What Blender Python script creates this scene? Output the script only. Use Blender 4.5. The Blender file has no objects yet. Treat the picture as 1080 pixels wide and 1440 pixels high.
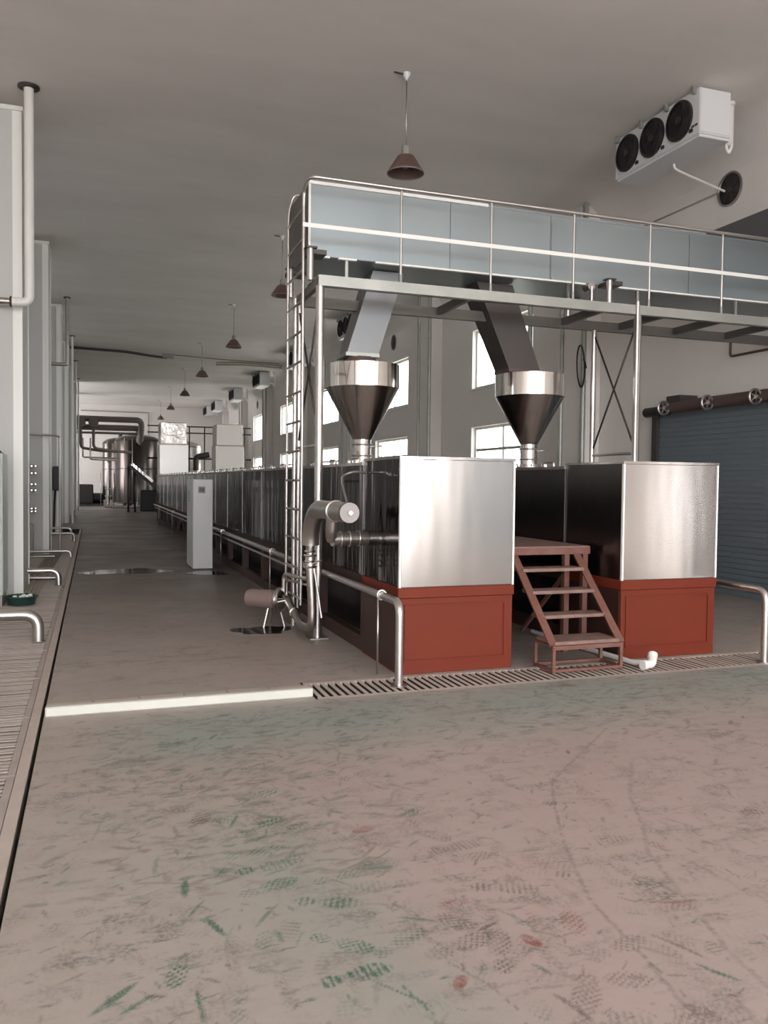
import bpy, bmesh, math, random
import numpy as np
from mathutils import Vector, Matrix
random.seed(7)
R = random.Random(11)
scn = bpy.context.scene
COL = scn.collection

# ------------------------------------------------------------------ camera
FPX, CX, CY, EYE = 1170.0, 540.0, 720.0, 1.5
def _unit(v): return v / np.linalg.norm(v)
_yd = _unit(np.array([130 - CX, CY - 675.0, FPX]))
_v2 = np.array([3900 - CX, CY - (675 + .011 * 3770), FPX]); _xd = _unit(_v2 - (_v2 @ _yd) * _yd)
_zd = np.cross(_xd, _yd)
if _zd[1] < 0: _zd = -_zd
_rt, _up, _fw = [np.array([_xd[i], _yd[i], _zd[i]]) for i in range(3)]
cam = bpy.data.cameras.new('camera'); cam.sensor_fit = 'HORIZONTAL'; cam.sensor_width = 36
cam.lens = FPX / 1080 * 36; cam.clip_end = 300; cam.clip_start = .05
cam_o = bpy.data.objects.new('camera', cam); COL.objects.link(cam_o)
cam_o.matrix_world = Matrix(((_rt[0], _up[0], -_fw[0], 0), (_rt[1], _up[1], -_fw[1], 0), (_rt[2], _up[2], -_fw[2], EYE), (0, 0, 0, 1)))
scn.camera = cam_o

# ------------------------------------------------------------------ world: plain overcast daylight
w = bpy.data.worlds.new('world'); scn.world = w; w.use_nodes = True
bg = w.node_tree.nodes['Background']; bg.inputs[0].default_value = (.985, .985, 1.0, 1); bg.inputs[1].default_value = 9.2
scn.view_settings.view_transform = 'Standard'; scn.view_settings.look = 'None'
scn.view_settings.gamma = 1; scn.view_settings.use_curve_mapping = False
scn.view_settings.exposure = 0.0
scn.cycles.max_bounces = 14; scn.cycles.diffuse_bounces = 8; scn.cycles.glossy_bounces = 5
scn.cycles.transparent_max_bounces = 12; scn.cycles.use_denoising = True
def portal(name, loc, rot, sx, sy):
    l = bpy.data.lights.new(name, 'AREA'); l.shape = 'RECTANGLE'; l.size = sx; l.size_y = sy; l.cycles.is_portal = True
    o = bpy.data.objects.new(name, l); COL.objects.link(o); o.location = loc; o.rotation_euler = rot
    return o

# room numbers (metres; y runs down the hall, x to the right, camera above the origin)
XW, XL, H, YB, YF = 8.42, -5.0, 6.4, 57.0, -7.0
BAY = 7.05
WIN_UP, WIN_LO = (3.72, 5.08), (1.75, 2.83)
WIN_Y = [15.03 + BAY * k for k in range(0, 6)]      # start of each window, 2.83 wide
WIN_L = 2.83
GATE_X, GATE_Z = (-4.4, 7.55), 5.7 
DOORS = [(1.28, 1.75, 0.0, 2.1)]         # open doorways in the right wall, behind and beside the camera
                               # open gateway behind the camera

for i, y in enumerate(WIN_Y):
    for z0, z1 in (WIN_UP, WIN_LO):
        portal('portal', (XW + .24, y + WIN_L / 2, (z0 + z1) / 2), (0, math.radians(90), 0), z1 - z0, WIN_L)
for d in DOORS: portal('portal', (XW + .24, (d[0] + d[1]) / 2, d[3] / 2), (0, math.radians(90), 0), d[3], d[1] - d[0])
portal('portal', (sum(GATE_X) / 2, YF - .2, GATE_Z / 2), (math.radians(90), 0, 0), GATE_X[1] - GATE_X[0], GATE_Z)

# ------------------------------------------------------------------ materials
MAT = {}
def mat(name, col, rough=.5, metal=0.0, noise=None, bump=None, spec=.5, coat=0, edge=None):
    """noise = (scale xyz, detail, amount, second colour); bump = (scale xyz, strength, distance)"""
    m = bpy.data.materials.new(name); m.use_nodes = True; nt = m.node_tree; p = nt.nodes['Principled BSDF']
    p.inputs['Base Color'].default_value = (*col, 1); p.inputs['Roughness'].default_value = rough
    p.inputs['Metallic'].default_value = metal; p.inputs['Specular IOR Level'].default_value = spec
    p.inputs['Coat Weight'].default_value = coat
    if edge: p.inputs['Specular Tint'].default_value = (edge, edge, edge, 1)
    def coords(sc):
        g = nt.nodes.new('ShaderNodeNewGeometry'); mp = nt.nodes.new('ShaderNodeVectorMath'); mp.operation = 'MULTIPLY'
        mp.inputs[1].default_value = sc; nt.links.new(g.outputs['Position'], mp.inputs[0]); return mp.outputs[0]
    if noise:
        sc, det, amt, c2 = noise
        n = nt.nodes.new('ShaderNodeTexNoise'); n.inputs['Scale'].default_value = 1; n.inputs['Detail'].default_value = det
        n.inputs['Roughness'].default_value = .62
        nt.links.new(coords(sc), n.inputs['Vector'])
        r = nt.nodes.new('ShaderNodeMapRange'); r.inputs[1].default_value = .38; r.inputs[2].default_value = .68; r.inputs[4].default_value = amt
        nt.links.new(n.outputs[0], r.inputs[0])
        mx = nt.nodes.new('ShaderNodeMix'); mx.data_type = 'RGBA'; mx.inputs[6].default_value = (*col, 1); mx.inputs[7].default_value = (*c2, 1)
        nt.links.new(r.outputs[0], mx.inputs[0]); nt.links.new(mx.outputs[2], p.inputs['Base Color'])
    if bump:
        sc, st, di = bump
        n = nt.nodes.new('ShaderNodeTexNoise'); n.inputs['Scale'].default_value = 1; n.inputs['Detail'].default_value = 2
        nt.links.new(coords(sc), n.inputs['Vector'])
        b = nt.nodes.new('ShaderNodeBump'); b.inputs['Strength'].default_value = st; b.inputs['Distance'].default_value = di
        nt.links.new(n.outputs[0], b.inputs['Height']); nt.links.new(b.outputs[0], p.inputs['Normal'])
    MAT[name] = m; return m

mat('ceiling_paint', (.79, .75, .725), .9, noise=((.35, .9, 1), 6, .55, (.66, .63, .605)))
mat('wall_paint', (.79, .75, .72), .85, noise=((.5, .5, .8), 5, .4, (.70, .665, .64)))
mat('pier_panel', (.56, .56, .545), .55, noise=((2, 2, .3), 3, .3, (.51, .51, .49)))
mat('bright_trim', (.88, .88, .85), .4)
mat('steel_mirror', (.235, .222, .22), .10, 1, bump=((4.2, 4.2, .5), .55, .035), edge=.5)
mat('steel_hopper', (.50, .47, .45), .20, 1, noise=((14, 14, 1.5), 3, .5, (.40, .37, .36)), bump=((7, 7, 1.2), .12, .01))
mat('steel_rim', (.74, .72, .69), .12, 1, bump=((9, 9, .6), .35, .015))
mat('steel_brushed', (.54, .51, .49), .18, 1, noise=((1.6, 1.6, .8), 4, .5, (.48, .455, .43)), bump=((2.4, 2.4, .45), .15, .03))
mat('steel_pipe', (.64, .61, .59), .34, 1)
mat('steel_dull', (.50, .46, .44), .38, 1, noise=((6, 6, 6), 4, .6, (.36, .32, .30)))
mat('galvanised', (.36, .37, .35), .42, .55, noise=((3, 3, 3), 4, .5, (.52, .52, .48)))
mat('deck_under', (.17, .16, .15), .5, .4, noise=((3, 3, 3), 4, .5, (.13, .12, .11)))
mat('bin_steel', (.345, .395, .415), .36, .6, noise=((.8, .8, .5), 4, .4, (.315, .36, .37)))
mat('wrapped_foil', (.74, .70, .67), .30, 1, noise=((3, 3, 3), 5, .7, (.58, .54, .51)), bump=((4, 4, 4), .6, .05))
mat('red_oxide', (.175, .032, .016), .5, noise=((1.5, 1.5, 2.5), 5, .5, (.145, .028, .015)), spec=.18)
mat('red_worn', (.17, .062, .045), .6, noise=((9, 9, 9), 5, .8, (.19, .105, .082)))
mat('tread_dust', (.25, .165, .14), .7, noise=((9, 9, 9), 5, .8, (.19, .10, .08)))
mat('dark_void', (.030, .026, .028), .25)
mat('dark_steel', (.085, .075, .072), .45, .6)
mat('rust_brown', (.115, .075, .068), .6, noise=((5, 5, 5), 4, .6, (.085, .055, .05)))
mat('lamp_enamel', (.15, .085, .07), .45, noise=((8, 8, 8), 4, .5, (.10, .065, .055)))
mat('lamp_inside', (.20, .19, .17), .6)
mat('lamp_grey', (.30, .29, .27), .5)
mat('white_metal', (.74, .75, .77), .4)
mat('white_plastic', (.82, .81, .78), .4)
mat('black_plastic', (.016, .014, .016), .45)
mat('fan_blade', (.040, .030, .034), .5)
mat('shutter_steel', (.21, .255, .285), .5, .3, noise=((.7, .7, .7), 3, .4, (.235, .25, .265)))
mat('cabinet_grey', (.70, .71, .71), .45)
mat('cabinet_green', (.50, .54, .51), .45)
mat('display', (.17, .17, .175), .3)
mat('window_frame', (.72, .72, .70), .5)
mat('window_putty', (.42, .42, .40), .6)
mat('grate_stone', (.50, .43, .385), .75, noise=((7, 7, 7), 5, .6, (.41, .355, .32)))
mat('grate_metal', (.43, .375, .345), .6, noise=((4, 9, 4), 5, .7, (.33, .29, .265)))
mat('channel_dark', (.035, .03, .028), .8)
mat('kerb_white', (.62, .62, .57), .6, noise=((4, 4, 4), 4, .4, (.54, .53, .48)))
mat('kerb_tile', (.52, .46, .40), .6, noise=((6, 6, 6), 4, .6, (.40, .33, .28)))
mat('green_tub', (.016, .045, .036), .35)
mat('motor_brown', (.23, .165, .15), .5, noise=((8, 8, 8), 4, .5, (.16, .12, .11)))
mat('tank_steel', (.115, .097, .09), .24, 1, bump=((2, 2, .4), .2, .02))
mat('pipe_lagging', (.20, .165, .15), .6)
mat('dark_panel', (.115, .11, .115), .7)
mat('rod_tan', (.33, .28, .22), .55)
mat('pale_concrete', (.62, .60, .56), .9)
mat('base_shaded', (.050, .022, .017), .5)  # base red with the shade on its sides and frames painted in
mat('hood_white', (.80, .77, .75), .38, 1, bump=((2, 2, 2), .2, .03))
mat('hood_grey', (.52, .49, .46), .36, 1, bump=((2, 2, 2), .15, .03))
mat('steel_satin', (.19, .178, .175), .30, 1, bump=((4.2, 4.2, .5), .4, .03), edge=.6)
mat('flank_dark', (.055, .045, .038), .85)  # dark brown for the flanks of slats and bars
mat('cap_steel', (.30, .28, .27), .55, .8)
mat('chute_steel', (.235, .24, .25), .42, .5, noise=((2, 2, 2), 4, .5, (.20, .205, .21)))
mat('clear_glass', (.75, .75, .75), .1)

def glass_pane():
    m = bpy.data.materials.new('window_glass'); m.use_nodes = True; nt = m.node_tree
    for n in list(nt.nodes): nt.nodes.remove(n)
    out = nt.nodes.new('ShaderNodeOutputMaterial'); t = nt.nodes.new('ShaderNodeBsdfTransparent'); g = nt.nodes.new('ShaderNodeBsdfGlossy')
    t.inputs[0].default_value = (.93, .95, .93, 1); g.inputs['Roughness'].default_value = .03
    mx = nt.nodes.new('ShaderNodeMixShader'); mx.inputs[0].default_value = .06
    nt.links.new(t.outputs[0], mx.inputs[1]); nt.links.new(g.outputs[0], mx.inputs[2]); nt.links.new(mx.outputs[0], out.inputs[0])
    MAT['window_glass'] = m
glass_pane()

def puddle_mat():
    m = mat('puddle_water', (.05, .042, .036), .06, spec=.6)
puddle_mat()

def floor_mat():
    m = bpy.data.materials.new('painted_floor'); m.use_nodes = True; nt = m.node_tree; p = nt.nodes['Principled BSDF']
    N = nt.nodes.new; L = nt.links.new
    geo = N('ShaderNodeNewGeometry')
    def noise(sc, det, off=(0, 0, 0), rough=.6):
        v = N('ShaderNodeVectorMath'); v.operation = 'MULTIPLY_ADD'; v.inputs[1].default_value = sc; v.inputs[2].default_value = off
        L(geo.outputs['Position'], v.inputs[0]); n = N('ShaderNodeTexNoise'); n.inputs['Scale'].default_value = 1
        n.inputs['Detail'].default_value = det; n.inputs['Roughness'].default_value = rough; L(v.outputs[0], n.inputs['Vector']); return n.outputs[0]
    def ramp(src, a, b, lo=0., hi=1.):
        r = N('ShaderNodeMapRange'); r.inputs[1].default_value = a; r.inputs[2].default_value = b; r.inputs[3].default_value = lo; r.inputs[4].default_value = hi
        L(src, r.inputs[0]); return r.outputs[0]
    def mixc(f, a, b):
        x = N('ShaderNodeMix'); x.data_type = 'RGBA'
        if isinstance(f, float): x.inputs[0].default_value = f
        else: L(f, x.inputs[0])
        for k, c in ((6, a), (7, b)):
            if isinstance(c, tuple): x.inputs[k].default_value = (*c, 1)
            else: L(c, x.inputs[k])
        return x.outputs[2]
    def mul(a, b):
        x = N('ShaderNodeMath'); x.operation = 'MULTIPLY'
        for k, c in ((0, a), (1, b)):
            if isinstance(c, float): x.inputs[k].default_value = c
            else: L(c, x.inputs[k])
        return x.outputs[0]
    def attr(n):
        a = N('ShaderNodeAttribute'); a.attribute_name = n; return a.outputs['Fac']
    base = mixc(ramp(noise((.5, .5, 1), 5), .4, .62), (.405, .345, .31), (.385, .35, .32))
    base = mixc(ramp(noise((6, 6, 1), 6, (4, 1, 0)), .45, .75, 0, .35), base, (.30, .26, .235))
    # the aisle between the lines and the grates turns darker brown and smoother from about ten metres on
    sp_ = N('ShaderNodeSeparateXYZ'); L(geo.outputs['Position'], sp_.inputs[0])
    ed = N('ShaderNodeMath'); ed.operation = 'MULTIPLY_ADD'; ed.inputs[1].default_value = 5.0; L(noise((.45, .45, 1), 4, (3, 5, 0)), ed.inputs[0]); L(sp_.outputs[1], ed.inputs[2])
    glossy = ramp(ed.outputs[0], 8.5, 17.0)
    base = mixc(mul(glossy, .88), base, (.13, .104, .092))
    green_tint = mixc(attr('tint_green'), base, (.285, .318, .288))
    pink_tint = mixc(attr('tint_red'), green_tint, (.43, .315, .295))
    # scuffs that lie all over the hall: two directions of short dark streaks
    patch = ramp(noise((1.3, 1.3, 1), 4, (5, 9, 0)), .42, .62, .25, 1.)
    s1 = mul(ramp(noise((3.2, 9, 1), 5, (9, 2, 0), .72), .51, .64), ramp(noise((60, 60, 1), 2), .35, .6))
    s2 = mul(ramp(noise((9, 4, 1), 5, (2, 30, 0), .72), .54, .66), ramp(noise((70, 70, 1), 2, (3, 3, 0)), .35, .6))
    c = mixc(mul(mul(s1, patch), .85), pink_tint, (.125, .135, .115)); c = mixc(mul(mul(s2, patch), .7), c, (.15, .115, .10))
    grain = mul(ramp(noise((190, 190, 1), 3, (1, 8, 0)), .30, .50), ramp(noise((22, 22, 1), 4, (6, 2, 0), .7), .34, .52, .40, 1.))
    c = mixc(mul(attr('print_dark'), grain), c, (.135, .105, .09))
    c = mixc(mul(attr('print_green'), grain), c, (.022, .115, .068))
    c = mixc(mul(attr('print_red'), grain), c, (.215, .07, .055))
    L(c, p.inputs['Base Color'])
    rg = N('ShaderNodeMath'); rg.operation = 'MULTIPLY_ADD'; rg.inputs[1].default_value = -.12; L(glossy, rg.inputs[0])
    L(ramp(noise((.8, .8, 1), 4, (7, 7, 0)), .35, .65, .46, .64), rg.inputs[2]); L(rg.outputs[0], p.inputs['Roughness'])
    p.inputs['Specular IOR Level'].default_value = .35
    b = N('ShaderNodeBump'); b.inputs['Strength'].default_value = .12; b.inputs['Distance'].default_value = .01
    L(noise((40, 40, 1), 4), b.inputs['Height']); L(b.outputs[0], p.inputs['Normal'])
    MAT['painted_floor'] = m
floor_mat()

# ------------------------------------------------------------------ mesh helpers
def _org(o):
    v = Vector((0, 0, 0))
    while o is not None: v = v + Vector(o.location); o = o.parent
    return v
class MB:
    def __init__(self): self.v = []; self.f = []; self.s = []
    def quad(self, *pts, smooth=False):
        n = len(self.v); self.v += [Vector(p) for p in pts]; self.f.append(list(range(n, n + len(pts)))); self.s.append(smooth); return self
    def _faces(self, n, fs, smooth=False):
        for f in fs: self.f.append([n + i for i in f]); self.s.append(smooth)
    def box(self, x0, x1, y0, y1, z0, z1):
        n = len(self.v)
        self.v += [Vector(p) for p in ((x0, y0, z0), (x1, y0, z0), (x1, y1, z0), (x0, y1, z0), (x0, y0, z1), (x1, y0, z1), (x1, y1, z1), (x0, y1, z1))]
        self._faces(n, ((0, 3, 2, 1), (4, 5, 6, 7), (0, 1, 5, 4), (1, 2, 6, 5), (2, 3, 7, 6), (3, 0, 4, 7))); return self
    def cbox(self, c, s): return self.box(c[0] - s[0] / 2, c[0] + s[0] / 2, c[1] - s[1] / 2, c[1] + s[1] / 2, c[2] - s[2] / 2, c[2] + s[2] / 2)
    def hexa(self, bot, top):
        n = len(self.v); self.v += [Vector(p) for p in list(bot) + list(top)]
        self._faces(n, ((0, 3, 2, 1), (4, 5, 6, 7), (0, 1, 5, 4), (1, 2, 6, 5), (2, 3, 7, 6), (3, 0, 4, 7))); return self
    def bar(self, a, b, wx, wy, up=(0, 0, 1)):
        a, b = Vector(a), Vector(b); d = (b - a).normalized(); u = Vector(up)
        if abs(d.dot(u)) > .98: u = Vector((1, 0, 0))
        s = d.cross(u).normalized() * wx / 2; t = s.cross(d).normalized() * wy / 2
        return self.hexa((a - s - t, a + s - t, b + s - t, b - s - t), (a - s + t, a + s + t, b + s + t, b - s + t))
    def tube(self, pts, r, bend=0.0, seg=12, cap=True, radii=None):
        pts = [Vector(p) for p in pts]
        if bend and len(pts) > 2:
            out = [pts[0]]
            for i in range(1, len(pts) - 1):
                a, p, b = pts[i - 1], pts[i], pts[i + 1]
                da, db = (a - p), (b - p); l = min(bend, da.length * .49, db.length * .49)
                pa, pb = p + da.normalized() * l, p + db.normalized() * l
                for k in range(7):
                    t = k / 6; out.append(pa * (1 - t) ** 2 + p * 2 * t * (1 - t) + pb * t * t)
            out.append(pts[-1]); pts = out
        n0 = len(self.v); prev = None
        for i, p in enumerate(pts):
            d = (pts[min(i + 1, len(pts) - 1)] - pts[max(i - 1, 0)]).normalized()
            if prev is None:
                u = Vector((0, 0, 1)) if abs(d.z) < .9 else Vector((1, 0, 0)); u = (u - d * u.dot(d)).normalized()
            else: u = (prev - d * prev.dot(d)).normalized()
            prev = u; s = d.cross(u); rr = radii[i] if radii else r
            for k in range(seg):
                a = 2 * math.pi * k / seg; self.v.append(p + (u * math.cos(a) + s * math.sin(a)) * rr)
        for i in range(len(pts) - 1):
            for k in range(seg):
                k2 = (k + 1) % seg
                self.f.append([n0 + i * seg + k, n0 + i * seg + k2, n0 + (i + 1) * seg + k2, n0 + (i + 1) * seg + k]); self.s.append(True)
        if cap:
            self.f.append([n0 + k for k in range(seg)][::-1]); self.s.append(False)
            e = n0 + (len(pts) - 1) * seg; self.f.append([e + k for k in range(seg)]); self.s.append(False)
        return self
    def cyl(self, a, b, r, seg=16, r2=None): return self.tube([a, b], r, seg=seg, radii=[r, r if r2 is None else r2])
    def lathe(self, prof, c=(0, 0, 0), ax='z', seg=32, smooth=True, flip=1):
        n0 = len(self.v); c = Vector(c)
        for (r, h) in prof:
            for k in range(seg):
                a = 2 * math.pi * k / seg; p = (r * math.cos(a), r * math.sin(a), h * flip)
                if ax == 'x': p = (p[2], p[0], p[1])
                elif ax == 'y': p = (p[1], p[2], p[0])
                self.v.append(c + Vector(p))
        for i in range(len(prof) - 1):
            for k in range(seg):
                k2 = (k + 1) % seg; self.f.append([n0 + i * seg + k, n0 + i * seg + k2, n0 + (i + 1) * seg + k2, n0 + (i + 1) * seg + k]); self.s.append(smooth)
        return self
    def torus(self, c, Rr, r, ax='x', seg=28, s2=8):
        prof = [(Rr + r * math.cos(2 * math.pi * k / s2), r * math.sin(2 * math.pi * k / s2)) for k in range(s2 + 1)]
        return self.lathe(prof, c, ax, seg)
    def mesh(self, name, org=Vector((0, 0, 0)), bevel=0):
        me = bpy.data.meshes.new(name); me.from_pydata([tuple(p - org) for p in self.v], [], self.f)
        me.polygons.foreach_set('use_smooth', self.s); me.update()
        bm = bmesh.new(); bm.from_mesh(me); bmesh.ops.recalc_face_normals(bm, faces=bm.faces)
        if bevel:
            es = [e for e in bm.edges if len(e.link_faces) == 2 and e.calc_face_angle(0) > .6]
            bmesh.ops.bevel(bm, geom=es, offset=bevel, segments=1, affect='EDGES', profile=.5)
        for e in bm.edges:
            if len(e.link_faces) == 2 and e.calc_face_angle(0) > .7: e.smooth = False
        bm.to_mesh(me); bm.free()
        return me
    def build(self, name, m, parent=None, bevel=0, label=None):
        org = _org(parent)
        o = bpy.data.objects.new(name, self.mesh(name, org, bevel)); COL.objects.link(o); o.data.materials.append(MAT[m])
        if parent is not None: o.parent = parent
        if label: o['label'] = label
        return o
def tag(o, label, cat, group=None, kind=None):
    if label: o['label'] = label
    if cat: o['category'] = cat
    if group: o['group'] = group
    if kind: o['kind'] = kind
    return o
def thing(name, label, cat, loc=(0, 0, 0), group=None):
    o = bpy.data.objects.new(name, None); COL.objects.link(o); o.location = loc; o.empty_display_size = .1
    return tag(o, label, cat, group)
def struct(o): o['kind'] = 'structure'; return o
def solo(mb, name, m, label, cat, group=None, bevel=0):
    """a thing that is one mesh, its origin at its base centre"""
    lo = [min(p[i] for p in mb.v) for i in range(3)]; hi = [max(p[i] for p in mb.v) for i in range(3)]
    org = Vector(((lo[0] + hi[0]) / 2, (lo[1] + hi[1]) / 2, lo[2]))
    o = bpy.data.objects.new(name, mb.mesh(name, org, bevel)); COL.objects.link(o); o.location = org; o.data.materials.append(MAT[m])
    return tag(o, label, cat, group)
def copy_tree(o, parent=None):
    c = o.copy(); COL.objects.link(c); c.parent = parent
    for ch in list(o.children): copy_tree(ch, c)
    return c
def dup(o, loc=None, label=None):
    c = copy_tree(o)
    if loc is not None: c.location = loc
    if label: c['label'] = label
    return c
ORD = 'first second third fourth fifth sixth seventh eighth ninth tenth eleventh twelfth thirteenth fourteenth fifteenth sixteenth seventeenth eighteenth nineteenth twentieth'.split()

# ================================================================== THE SETTING
# ---- floor: a finely cut near part that carries the prints, plain slabs elsewhere
def build_floor():
    xs = np.arange(-.29, 5.601, .0085)
    ys = np.concatenate([np.arange(1.7, 3.2, .0065), np.arange(3.2, 5.53, .0125), [5.53]])
    Xg, Yg = np.meshgrid(xs, ys); nx, ny = len(xs), len(ys)
    g = np.zeros_like(Xg); d = np.zeros_like(Xg); r = np.zeros_like(Xg)
    rs = np.random.RandomState(5)
    def local(cx, cy, rad):
        i0, i1 = np.searchsorted(xs, [cx - rad, cx + rad]); j0, j1 = np.searchsorted(ys, [cy - rad, cy + rad]); return slice(j0, j1), slice(i0, i1)
    def foot(A, cx, cy, ang, L=.27, amt=1., part=3, pat=0, strong=False):
        sl = local(cx, cy, L * .6); x = Xg[sl] - cx; y = Yg[sl] - cy
        u = x * math.cos(ang) + y * math.sin(ang); v = -x * math.sin(ang) + y * math.cos(ang)
        m = np.zeros_like(u)
        if part & 1: m = np.maximum(m, np.clip((1 - ((u - L * .16) / (L * .33)) ** 2 - (v / (L * .17)) ** 2) * 3, 0, 1))
        if part & 2: m = np.maximum(m, np.clip((1 - ((u + L * .34) / (L * .16)) ** 2 - (v / (L * .125)) ** 2) * 3, 0, 1))
        if pat == 0: t = np.clip(np.sin(u * 2 * math.pi / .022) * 1.6 + .45, 0, 1)
        elif pat == 1: t = np.clip((np.sin((u + v) * 2 * math.pi / .026) + np.sin((u - v) * 2 * math.pi / .026)) * 1.3 + .3, 0, 1)
        else: t = np.ones_like(u) * .9
        fade = np.clip(.55 + .6 * np.sin(u * 17 + cx * 31) * np.cos(v * 23 + cy * 17), .08, 1)
        if strong: fade = np.clip(fade + .45, 0, 1)
        A[sl] = np.maximum(A[sl], np.clip(m * t * amt * fade * 1.45, 0, 1))
    def smear(A, cx, cy, ang, L, wd, amt, curve=0.):
        sl = local(cx, cy, L * .6 + .02); x = Xg[sl] - cx; y = Yg[sl] - cy
        u = x * math.cos(ang) + y * math.sin(ang); v = -x * math.sin(ang) + y * math.cos(ang) + curve * u * u
        A[sl] = np.maximum(A[sl], np.clip((1 - (u / (L / 2)) ** 2 - (v / wd) ** 2) * 2, 0, 1) * amt)
    def path(A, pts, wd, amt):
        pts = [np.array(p) for p in pts]
        for a, b in zip(pts, pts[1:]):
            n = max(2, int(np.linalg.norm(b - a) / .012))
            for t in np.linspace(0, 1, n, endpoint=False):
                p = a + (b - a) * t
                if rs.rand() < .75: smear(A, p[0] + rs.randn() * wd * .2, p[1], math.atan2(b[1] - a[1], b[0] - a[0]), .03, wd, amt * rs.uniform(.3, 1))
    # prints seen one by one in the photograph
    for (x, y, a, L, pt, pa, am) in ((.76, 2.37, .1, .25, 3, 0, 1.), (.77, 2.55, -.7, .24, 3, 1, .8), (.23, 2.50, 1.3, .22, 1, 1, .7), (.82, 3.49, .2, .2, 1, 0, .6),
                                     (.70, 3.55, .6, .26, 3, 1, .6), (.64, 3.16, .1, .26, 3, 0, .7), (.62, 3.0, .3, .26, 3, 1, .6), (.80, 2.82, -.4, .26, 3, 0, .6),
                                     (.62, 3.30, .1, .26, 3, 1, .5), (.74, 3.9, .4, .26, 3, 1, .5), (.52, 2.62, 1.2, .2, 1, 1, .5), (.9, 3.0, .2, .25, 3, 1, .45), (.95, 2.5, .5, .25, 3, 1, .45)):
        foot(g, x, y, a, L, am, pt, pa, True)
    for (x, y, a, L, wd, am) in ((.32, 3.08, 1.45, .16, .016, .9), (.39, 2.78, 1.9, .16, .014, .9), (.06, 2.48, .75, .2, .016, .8), (.12, 2.43, .6, .14, .01, .7), (.29, 2.36, 1.6, .2, .007, .9),
                                 (.31, 2.40, .2, .1, .005, .7), (.86, 2.24, 2.2, .24, .005, .8), (.89, 2.2, 1.8, .22, .005, .8), (.34, 2.92, 1.0, .12, .008, .7), (.58, 2.66, 1.7, .1, .012, .6)):
        smear(g, x, y, a, L, wd, am)
    for (x, y, a, L, pt, pa, am) in ((1.37, 2.35, 1.9, .15, 1, 2, .95), (1.46, 2.46, 1.8, .18, 1, 0, .75), (1.08, 3.37, .3, .2, 1, 2, .55), (1.06, 3.22, .1, .16, 1, 0, .6), (1.18, 2.66, .3, .22, 1, 0, .55), (1.03, 2.22, .9, .13, 1, 2, .8)):
        foot(r, x, y, a, L, am, pt, pa)
    for (x, y, a, L, pa, am) in ((1.14, 2.42, .3, .27, 1, .75), (1.24, 2.36, 1.2, .28, 1, .7), (1.2, 2.52, 2.2, .27, 1, .65), (1.45, 2.72, -.4, .27, 0, .6), (1.5, 2.1, -.3, .27, 1, .5), (1.34, 2.02, .9, .28, 1, .5), (1.62, 2.25, .2, .25, 1, .55), (1.42, 3.1, .1, .27, 0, .55)):
        foot(d, x, y, a, L, am, 3, pa, True)
    path(d, ((3.0, 4.35), (2.6, 4.0), (2.2, 3.65), (2.05, 3.38), (1.86, 2.98), (1.70, 2.55), (1.66, 2.2), (1.62, 1.96), (1.60, 1.7)), .010, .6)
    path(d, ((2.75, 3.75), (2.45, 3.35), (2.3, 3.05), (2.14, 2.8), (2.04, 2.45), (1.94, 2.12), (1.9, 1.8)), .012, .45)
    path(d, ((1.05, 2.35), (1.12, 2.2), (1.15, 2.05)), .006, .7)
    # the rest of the traffic
    for k in range(430):
        y = 1.75 + 3.75 * rs.rand() ** 1.25; x = rs.uniform(-.25, .45 + y * .95)
        leftish = math.exp(-((x - .75) / .55) ** 2) if y < 4.1 else .15
        band = math.exp(-((y - 4.9 - .05 * x) / .5) ** 2)
        pg = .15 + .65 * leftish + .7 * band
        A, am = (g, rs.uniform(.2, .62)) if rs.rand() < pg else ((r, rs.uniform(.2, .6)) if rs.rand() < .10 else (d, rs.uniform(.3, .8)))
        am *= .35 + .9 * rs.rand() ** 1.6
        if x < .1: am *= .5
        if rs.rand() < .5: foot(A, x, y, rs.uniform(0, 6.28), rs.uniform(.22, .29), am, rs.choice([1, 2, 3, 3]), rs.choice([0, 1, 1]))
        else: smear(A, x, y, rs.uniform(0, 6.28), rs.uniform(.05, .22), rs.uniform(.004, .012), am * 1.25, rs.uniform(-2, 2))
    for k in range(900):
        yq = 1.75 + 3.75 * rs.rand() ** 1.25
        smear(d if rs.rand() < .65 else g, rs.uniform(-.25, .45 + yq * .95), yq, rs.uniform(0, 6.28), rs.uniform(.015, .09), rs.uniform(.003, .008), rs.uniform(.3, .8), rs.uniform(-6, 6))
    for k in range(1100):
        if rs.rand() < .62: yq = rs.normal(4.95, .38); xq = rs.uniform(-.1, 5.2)
        else: yq = rs.uniform(3.0, 4.7); xq = rs.normal(.55, .4)
        if 2 < yq < 5.5: smear(g if rs.rand() < .35 else d, xq, yq, rs.normal(.1, .5), rs.uniform(.04, .17), rs.uniform(.006, .02), rs.uniform(.15, .6), rs.uniform(-3, 3))
    tg = np.clip(.85 * np.exp(-((Yg - 4.95 - .06 * Xg) / .50) ** 2) * np.clip((Xg + .1) / .6, 0, 1)
                 + .55 * np.exp(-((Xg - .95 + .25 * (Yg - 2.2)) / .3) ** 2) * np.clip((4. - Yg) / 1., 0, 1), 0, .8)
    tr = np.clip(.30 * np.clip((Xg - .9 + .12 * (Yg - 2)) / .5, 0, 1) * np.clip((4.6 - Yg) / .5, 0, 1) + .4 * np.exp(-((Xg - 1.35) / .45) ** 2 - ((Yg - 2.4) / .7) ** 2) + .28 * np.exp(-((Xg - 2.6) / 1.2) ** 2 - ((Yg - 3.5) / .7) ** 2), 0, .6)
    verts = np.stack([Xg.ravel(), Yg.ravel(), np.zeros(nx * ny)], 1)
    idx = np.arange(nx * ny).reshape(ny, nx)
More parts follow.
